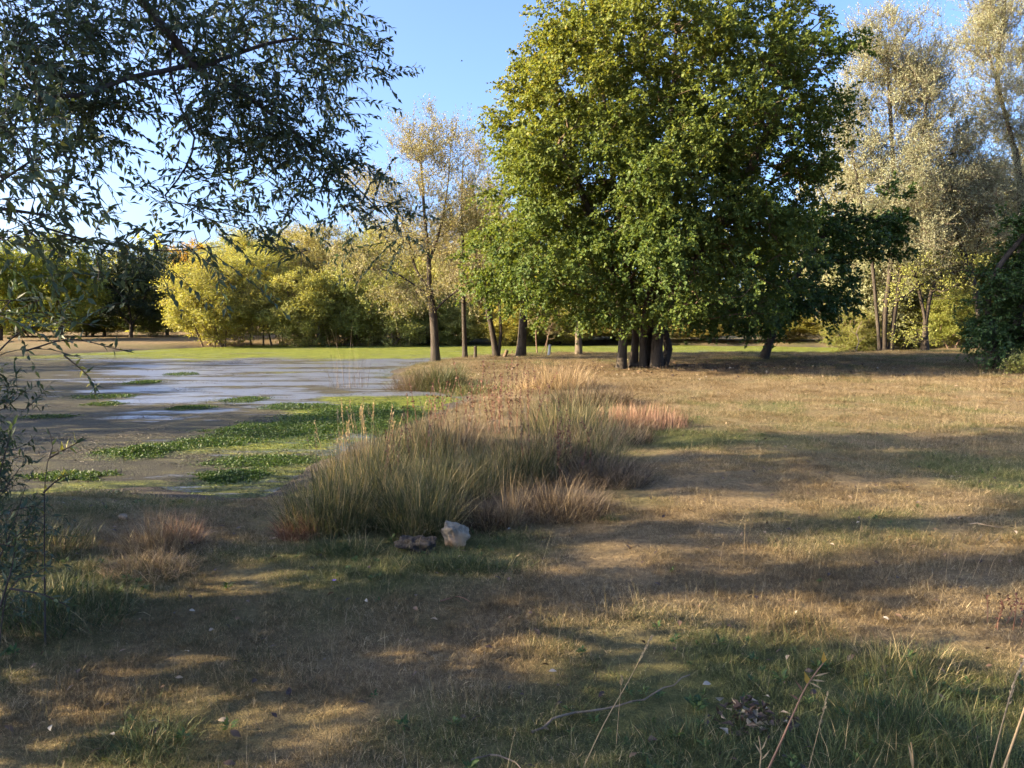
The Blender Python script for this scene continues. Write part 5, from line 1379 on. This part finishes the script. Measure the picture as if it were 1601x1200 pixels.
stalk('dry_stalk', 'feathery grey stalk left of the tall green clump', 'stalk', [(1262, 1210, 2.5), (1280, 1140, 2.52), (1294, 1085, 2.55)], .0014, .0010, M_STRAW, ST, .5)
M_YELLEAF = leaf_mat('yellow_leaf', [(0, (.30, .20, .04)), (1, (.42, .26, .06))], .35)
stalk('dock_stalk', 'rusty dock stalk with a yellow leaf tip above the green grass', 'stalk', [(1195, 1215, 2.45), (1225, 1150, 2.46), (1245, 1105, 2.48), (1262, 1070, 2.5), (1292, 1030, 2.52)], .0042, .0020, M_PINK, ST, 0,
      [(.96, .042, .020, (.1, 0, 1), .9, M_YELLEAF), (.78, .045, .022, (-.2, 0, 1), .2, M_YELLEAF), (.85, .06, .006, (1, 0, .25), .6, M_STRAW), (.82, .055, .006, (1, 0, -.1), .7, M_STRAW), (.8, .05, .006, (.9, -.2, -.4), .7, M_STRAW), (.7, .05, .008, (-.6, 0, 1), .3, M_PINK), (.62, .04, .008, (-.8, 0, .6), .3, M_PINK)])
stalk('dock_stalk', 'pale branched dead stem at the bottom edge by the dock stalk', 'stalk', [(1185, 1225, 2.4), (1190, 1180, 2.4), (1186, 1150, 2.42)], .003, .0016, M_STRAW, ST, 0, [(.5, .05, .006, (-.5, 0, 1), .7, M_STRAW), (.6, .05, .006, (.5, 0, 1), .7, M_STRAW), (.4, .05, .006, (.7, 0, .8), .7, M_STRAW)])
rng = np.random.default_rng(101)
for q, (a, b_, dx, dh, lb) in enumerate([(1478, 905, 14, 70, 'leftmost of the blond grass stems at the right edge of the dry lawn'), (1500, 900, 34, 62, 'slanting blond grass stem second from left by the right edge'), (1520, 905, 44, 66, 'long slanting blond grass stem at the right edge of the lawn'), (1545, 900, 22, 40, 'short blond stem near the right edge of the lawn'),
                                         (1163, 880, 2, 60, 'lone upright straw on the dry lawn right of the clump'), (1125, 890, 6, 40, 'small bent straw left of the lone upright one'), (1225, 885, -12, 42, 'small left leaning straw on the dry lawn')]):
    p0 = ground_at(a, b_)
    stalk('grass_stem', lb, 'grass stem', [(a, b_, p0[1]), (a + dx * .4, b_ - dh * .6, p0[1]), (a + dx, b_ - dh, p0[1])], .0016, .0009, M_STRAW, 'lone grass stems on the lawn', .15)
def twig(label, pts_px, r0, mat, name='twig'):
    P = [ground_at(a, b_) + np.array([0, 0, h_]) for a, b_, h_ in pts_px]
    base = P[0].copy(); base[2] -= pts_px[0][2]
    path = resample([q - base for q in P], .05)
    path = path + np.random.default_rng(int(pts_px[0][0])).normal(0, .004, path.shape)
    g = Geo(); tube_path(g, path, np.linspace(r0, r0 * .45, len(path)), 6, .5)
    return tag(obj(name, g.mesh(name, [mat], True), None, base), label, 'twig', 'dead twigs on the grass')
twig('bent grey dead twig lying on the grass at the bottom centre', [(835, 1150, .02), (865, 1138, .035), (900, 1125, .03), (945, 1120, .035), (1010, 1108, .05), (1080, 1078, .07)], .0055, M_BARKP)
twig('curved grey twig cut by the bottom edge', [(735, 1198, .02), (765, 1192, .03), (795, 1194, .02), (815, 1204, .01)], .005, M_BARKP)
twig('pale bare twig lying at the right edge of the dry lawn', [(1518, 822, .02), (1540, 827, .03), (1566, 828, .02)], .006, M_BARKP)
twig('small reddish twig lying in the grass near the bottom centre', [(690, 945, .02), (715, 940, .03), (735, 946, .02)], .004, M_PINK)

# ------------------------------------------------------------------ fallen leaves
M_FALL = leaf_mat('fallen_leaf', [(0, (.045, .030, .026)), (.4, (.16, .10, .06)), (.75, (.36, .27, .18)), (1, (.30, .27, .23))], .15)
def curled_leaf(ti_, seed):
    r = np.random.default_rng(seed); g = Geo()
    t_ = np.linspace(0, 1, 6); w = np.array([.03, .26, .36, .30, .16, .0]) * .7
    V = []
    for q in range(6):
        zc = .22 * math.sin(t_[q] * PI * .9 + r.uniform(-.2, .2)) * .5
        V += [(t_[q] - .5, -w[q], zc + .16 * w[q] * 2), (t_[q] - .5, 0, zc), (t_[q] - .5, w[q], zc + .22 * w[q] * 2)]
    Qs = []
    for q in range(5):
        for c_ in range(2): a = q * 3 + c_; Qs.append([a, a + 3, a + 4, a + 1])
    g.add(np.array(V), None, Qs, ti_)
    return g.mesh('fallen_leaf', [M_FALL])
FL = [source('fallen_leaf', curled_leaf(q / 5, q + 3)) for q in range(6)]
rng = np.random.default_rng(103)
x, y = lawn_points(5200, lambda y: np.where(y < 4.5, 1, (4.5 / y) ** 1.6))
sd = pond_sd(x, y); ok = sd > .2; x, y, sd = x[ok], y[ok], sd[ok]
nl = 900
xl, yl = rng.normal(4.6, 3.2, nl), rng.normal(22.6, 1.6, nl)
x, y = np.concatenate([x, xl]), np.concatenate([y, yl]); sd = pond_sd(x, y); ok = sd > .2; x, y, sd = x[ok], y[ok], sd[ok]
lit_ = scatter('leaf_litter', np.stack([x, y, zg(x, y, sd) + .025], 1), np.stack([rng.normal(0, .4, len(x)), rng.normal(0, .4, len(x)), rng.uniform(0, 6.28, len(x))], 1), rng.uniform(.022, .05, len(x)) * (1 + sstep(8, 20, y) * 1.2), np.clip(rng.geometric(.45, len(x)) - 1, 0, 5), FL, {})
tag(lit_, 'small fallen leaves strewn thinly over the lawn', 'leaf litter')
for q, (a, b_, s, ti_, lb) in enumerate([(301, 963, .034, 5, 'whitish fallen leaf on the shaded grass, uppermost of the pale ones at left'), (331, 994, .040, 4, 'cream fallen leaf just below the whitish one'), (292, 1028, .036, 5, 'lavender grey fallen leaf below the cream one'), (132, 1072, .040, 3, 'curled tan leaf in the sunlit grass at lower left'),
                                         (80, 1150, .036, 5, 'small white leaf near the left bottom corner'), (350, 1138, .042, 4, 'curled beige leaf near the bottom left mop of grass'), (398, 1075, .046, 0, 'dark curled leaf on the shaded grass left of centre'), (697, 1043, .030, 5, 'small pale round leaf in the grass at the bottom centre'),
                                         (1245, 965, .034, 5, 'whitish curled leaf at the shadow edge right of centre'), (1385, 975, .034, 5, 'white sickle shaped leaf at the shadow edge on the right'), (1105, 1080, .046, 5, 'grey white curled leaf left of the dark leaf heap'), (1300, 662, .09, 5, 'pale leaf or scrap lying on the far sunny lawn')]):
    o = obj('fallen_leaf', FL[ti_].data, None, ground_at(a, b_) + np.array([0, 0, .03])); o.scale = (s, s, s)
    o.rotation_euler = (.4, .2, q * 1.3)
    tag(o, lb, 'leaf', 'pale fallen leaves on the lawn')
# the heap of dead leaves at the lower right
hp = ground_at(1175, 1130)
g = Geo(); n = 130
P = np.stack([rng.normal(0, .07, n), rng.normal(0, .06, n), np.abs(rng.normal(.02, .018, n))], 1)
leaf_geo(g, P, rng.normal(0, 1, (n, 3)) * np.array([1, 1, .4]), rng.normal(0, .6, (n, 3)) + np.array([0, 0, .8]), rng.uniform(.03, .06, n), rng.uniform(.014, .026, n), np.where(rng.random(n) < .22, rng.uniform(.8, 1, n), rng.uniform(0, .12, n)), 'lance', .5)
tag(obj('leaf_heap', g.mesh('leaf_heap', [M_FALL]), None, hp), 'heap of dark dead leaves with pale undersides at the lower right', 'dead leaves', kind='stuff')

# small mauve flower on the lawn
m_fl, t = new_mat('mauve_petal')
p = nd(t, 'ShaderNodeBsdfPrincipled', i_Roughness=.6); p.inputs['Base Color'].default_value = (.35, .20, .55, 1); finish(t, p.outputs[0])
fp = ground_at(523, 932)
root = thing('flower', 'tiny mauve flower alone on the shaded lawn', 'flower', fp)
g = Geo(); tube_path(g, [np.array([0, 0, 0]), np.array([.004, 0, .05]), np.array([.0, 0, .09])], .0012, 4); obj('stem', g.mesh('stem', [M_GREENB]), root)
for q in range(6):
    g = Geo(); a = q * PI / 3
    leaf_geo(g, np.array([[0, 0, .09]]), np.array([[math.cos(a), math.sin(a), .5]]), np.array([[0, 0, 1.]]), .016, .010, np.array([.5])); obj('petal', g.mesh('petal', [m_fl]), root)

# a bird far up in the gap of sky
m_bird, t = new_mat('dark_feather')
p = nd(t, 'ShaderNodeBsdfPrincipled', i_Roughness=.8); p.inputs['Base Color'].default_value = (.03, .03, .035, 1); finish(t, p.outputs[0])
bpz = at(722, 95, 120.0)
root = thing('bird', 'tiny dark bird high in the gap of blue sky', 'bird', bpz)
g = Geo(); tube_path(g, [np.array([-.16, 0, 0]), np.array([-.09, 0, .01]), np.array([.04, 0, .015]), np.array([.12, 0, .02]), np.array([.17, 0, .01])], [.008, .045, .05, .03, .004], 8); obj('body', g.mesh('body', [m_bird], True), root)
for s in (-1, 1):
    g = Geo(); g.add([(-.06, s * .03, .02), (.07, s * .03, .02), (.06, s * .2, .09), (-.02, s * .42, .03), (-.08, s * .2, .07)], [[0, 1, 2], [0, 2, 4], [4, 2, 3]]); obj('wing', g.mesh('wing', [m_bird]), root)
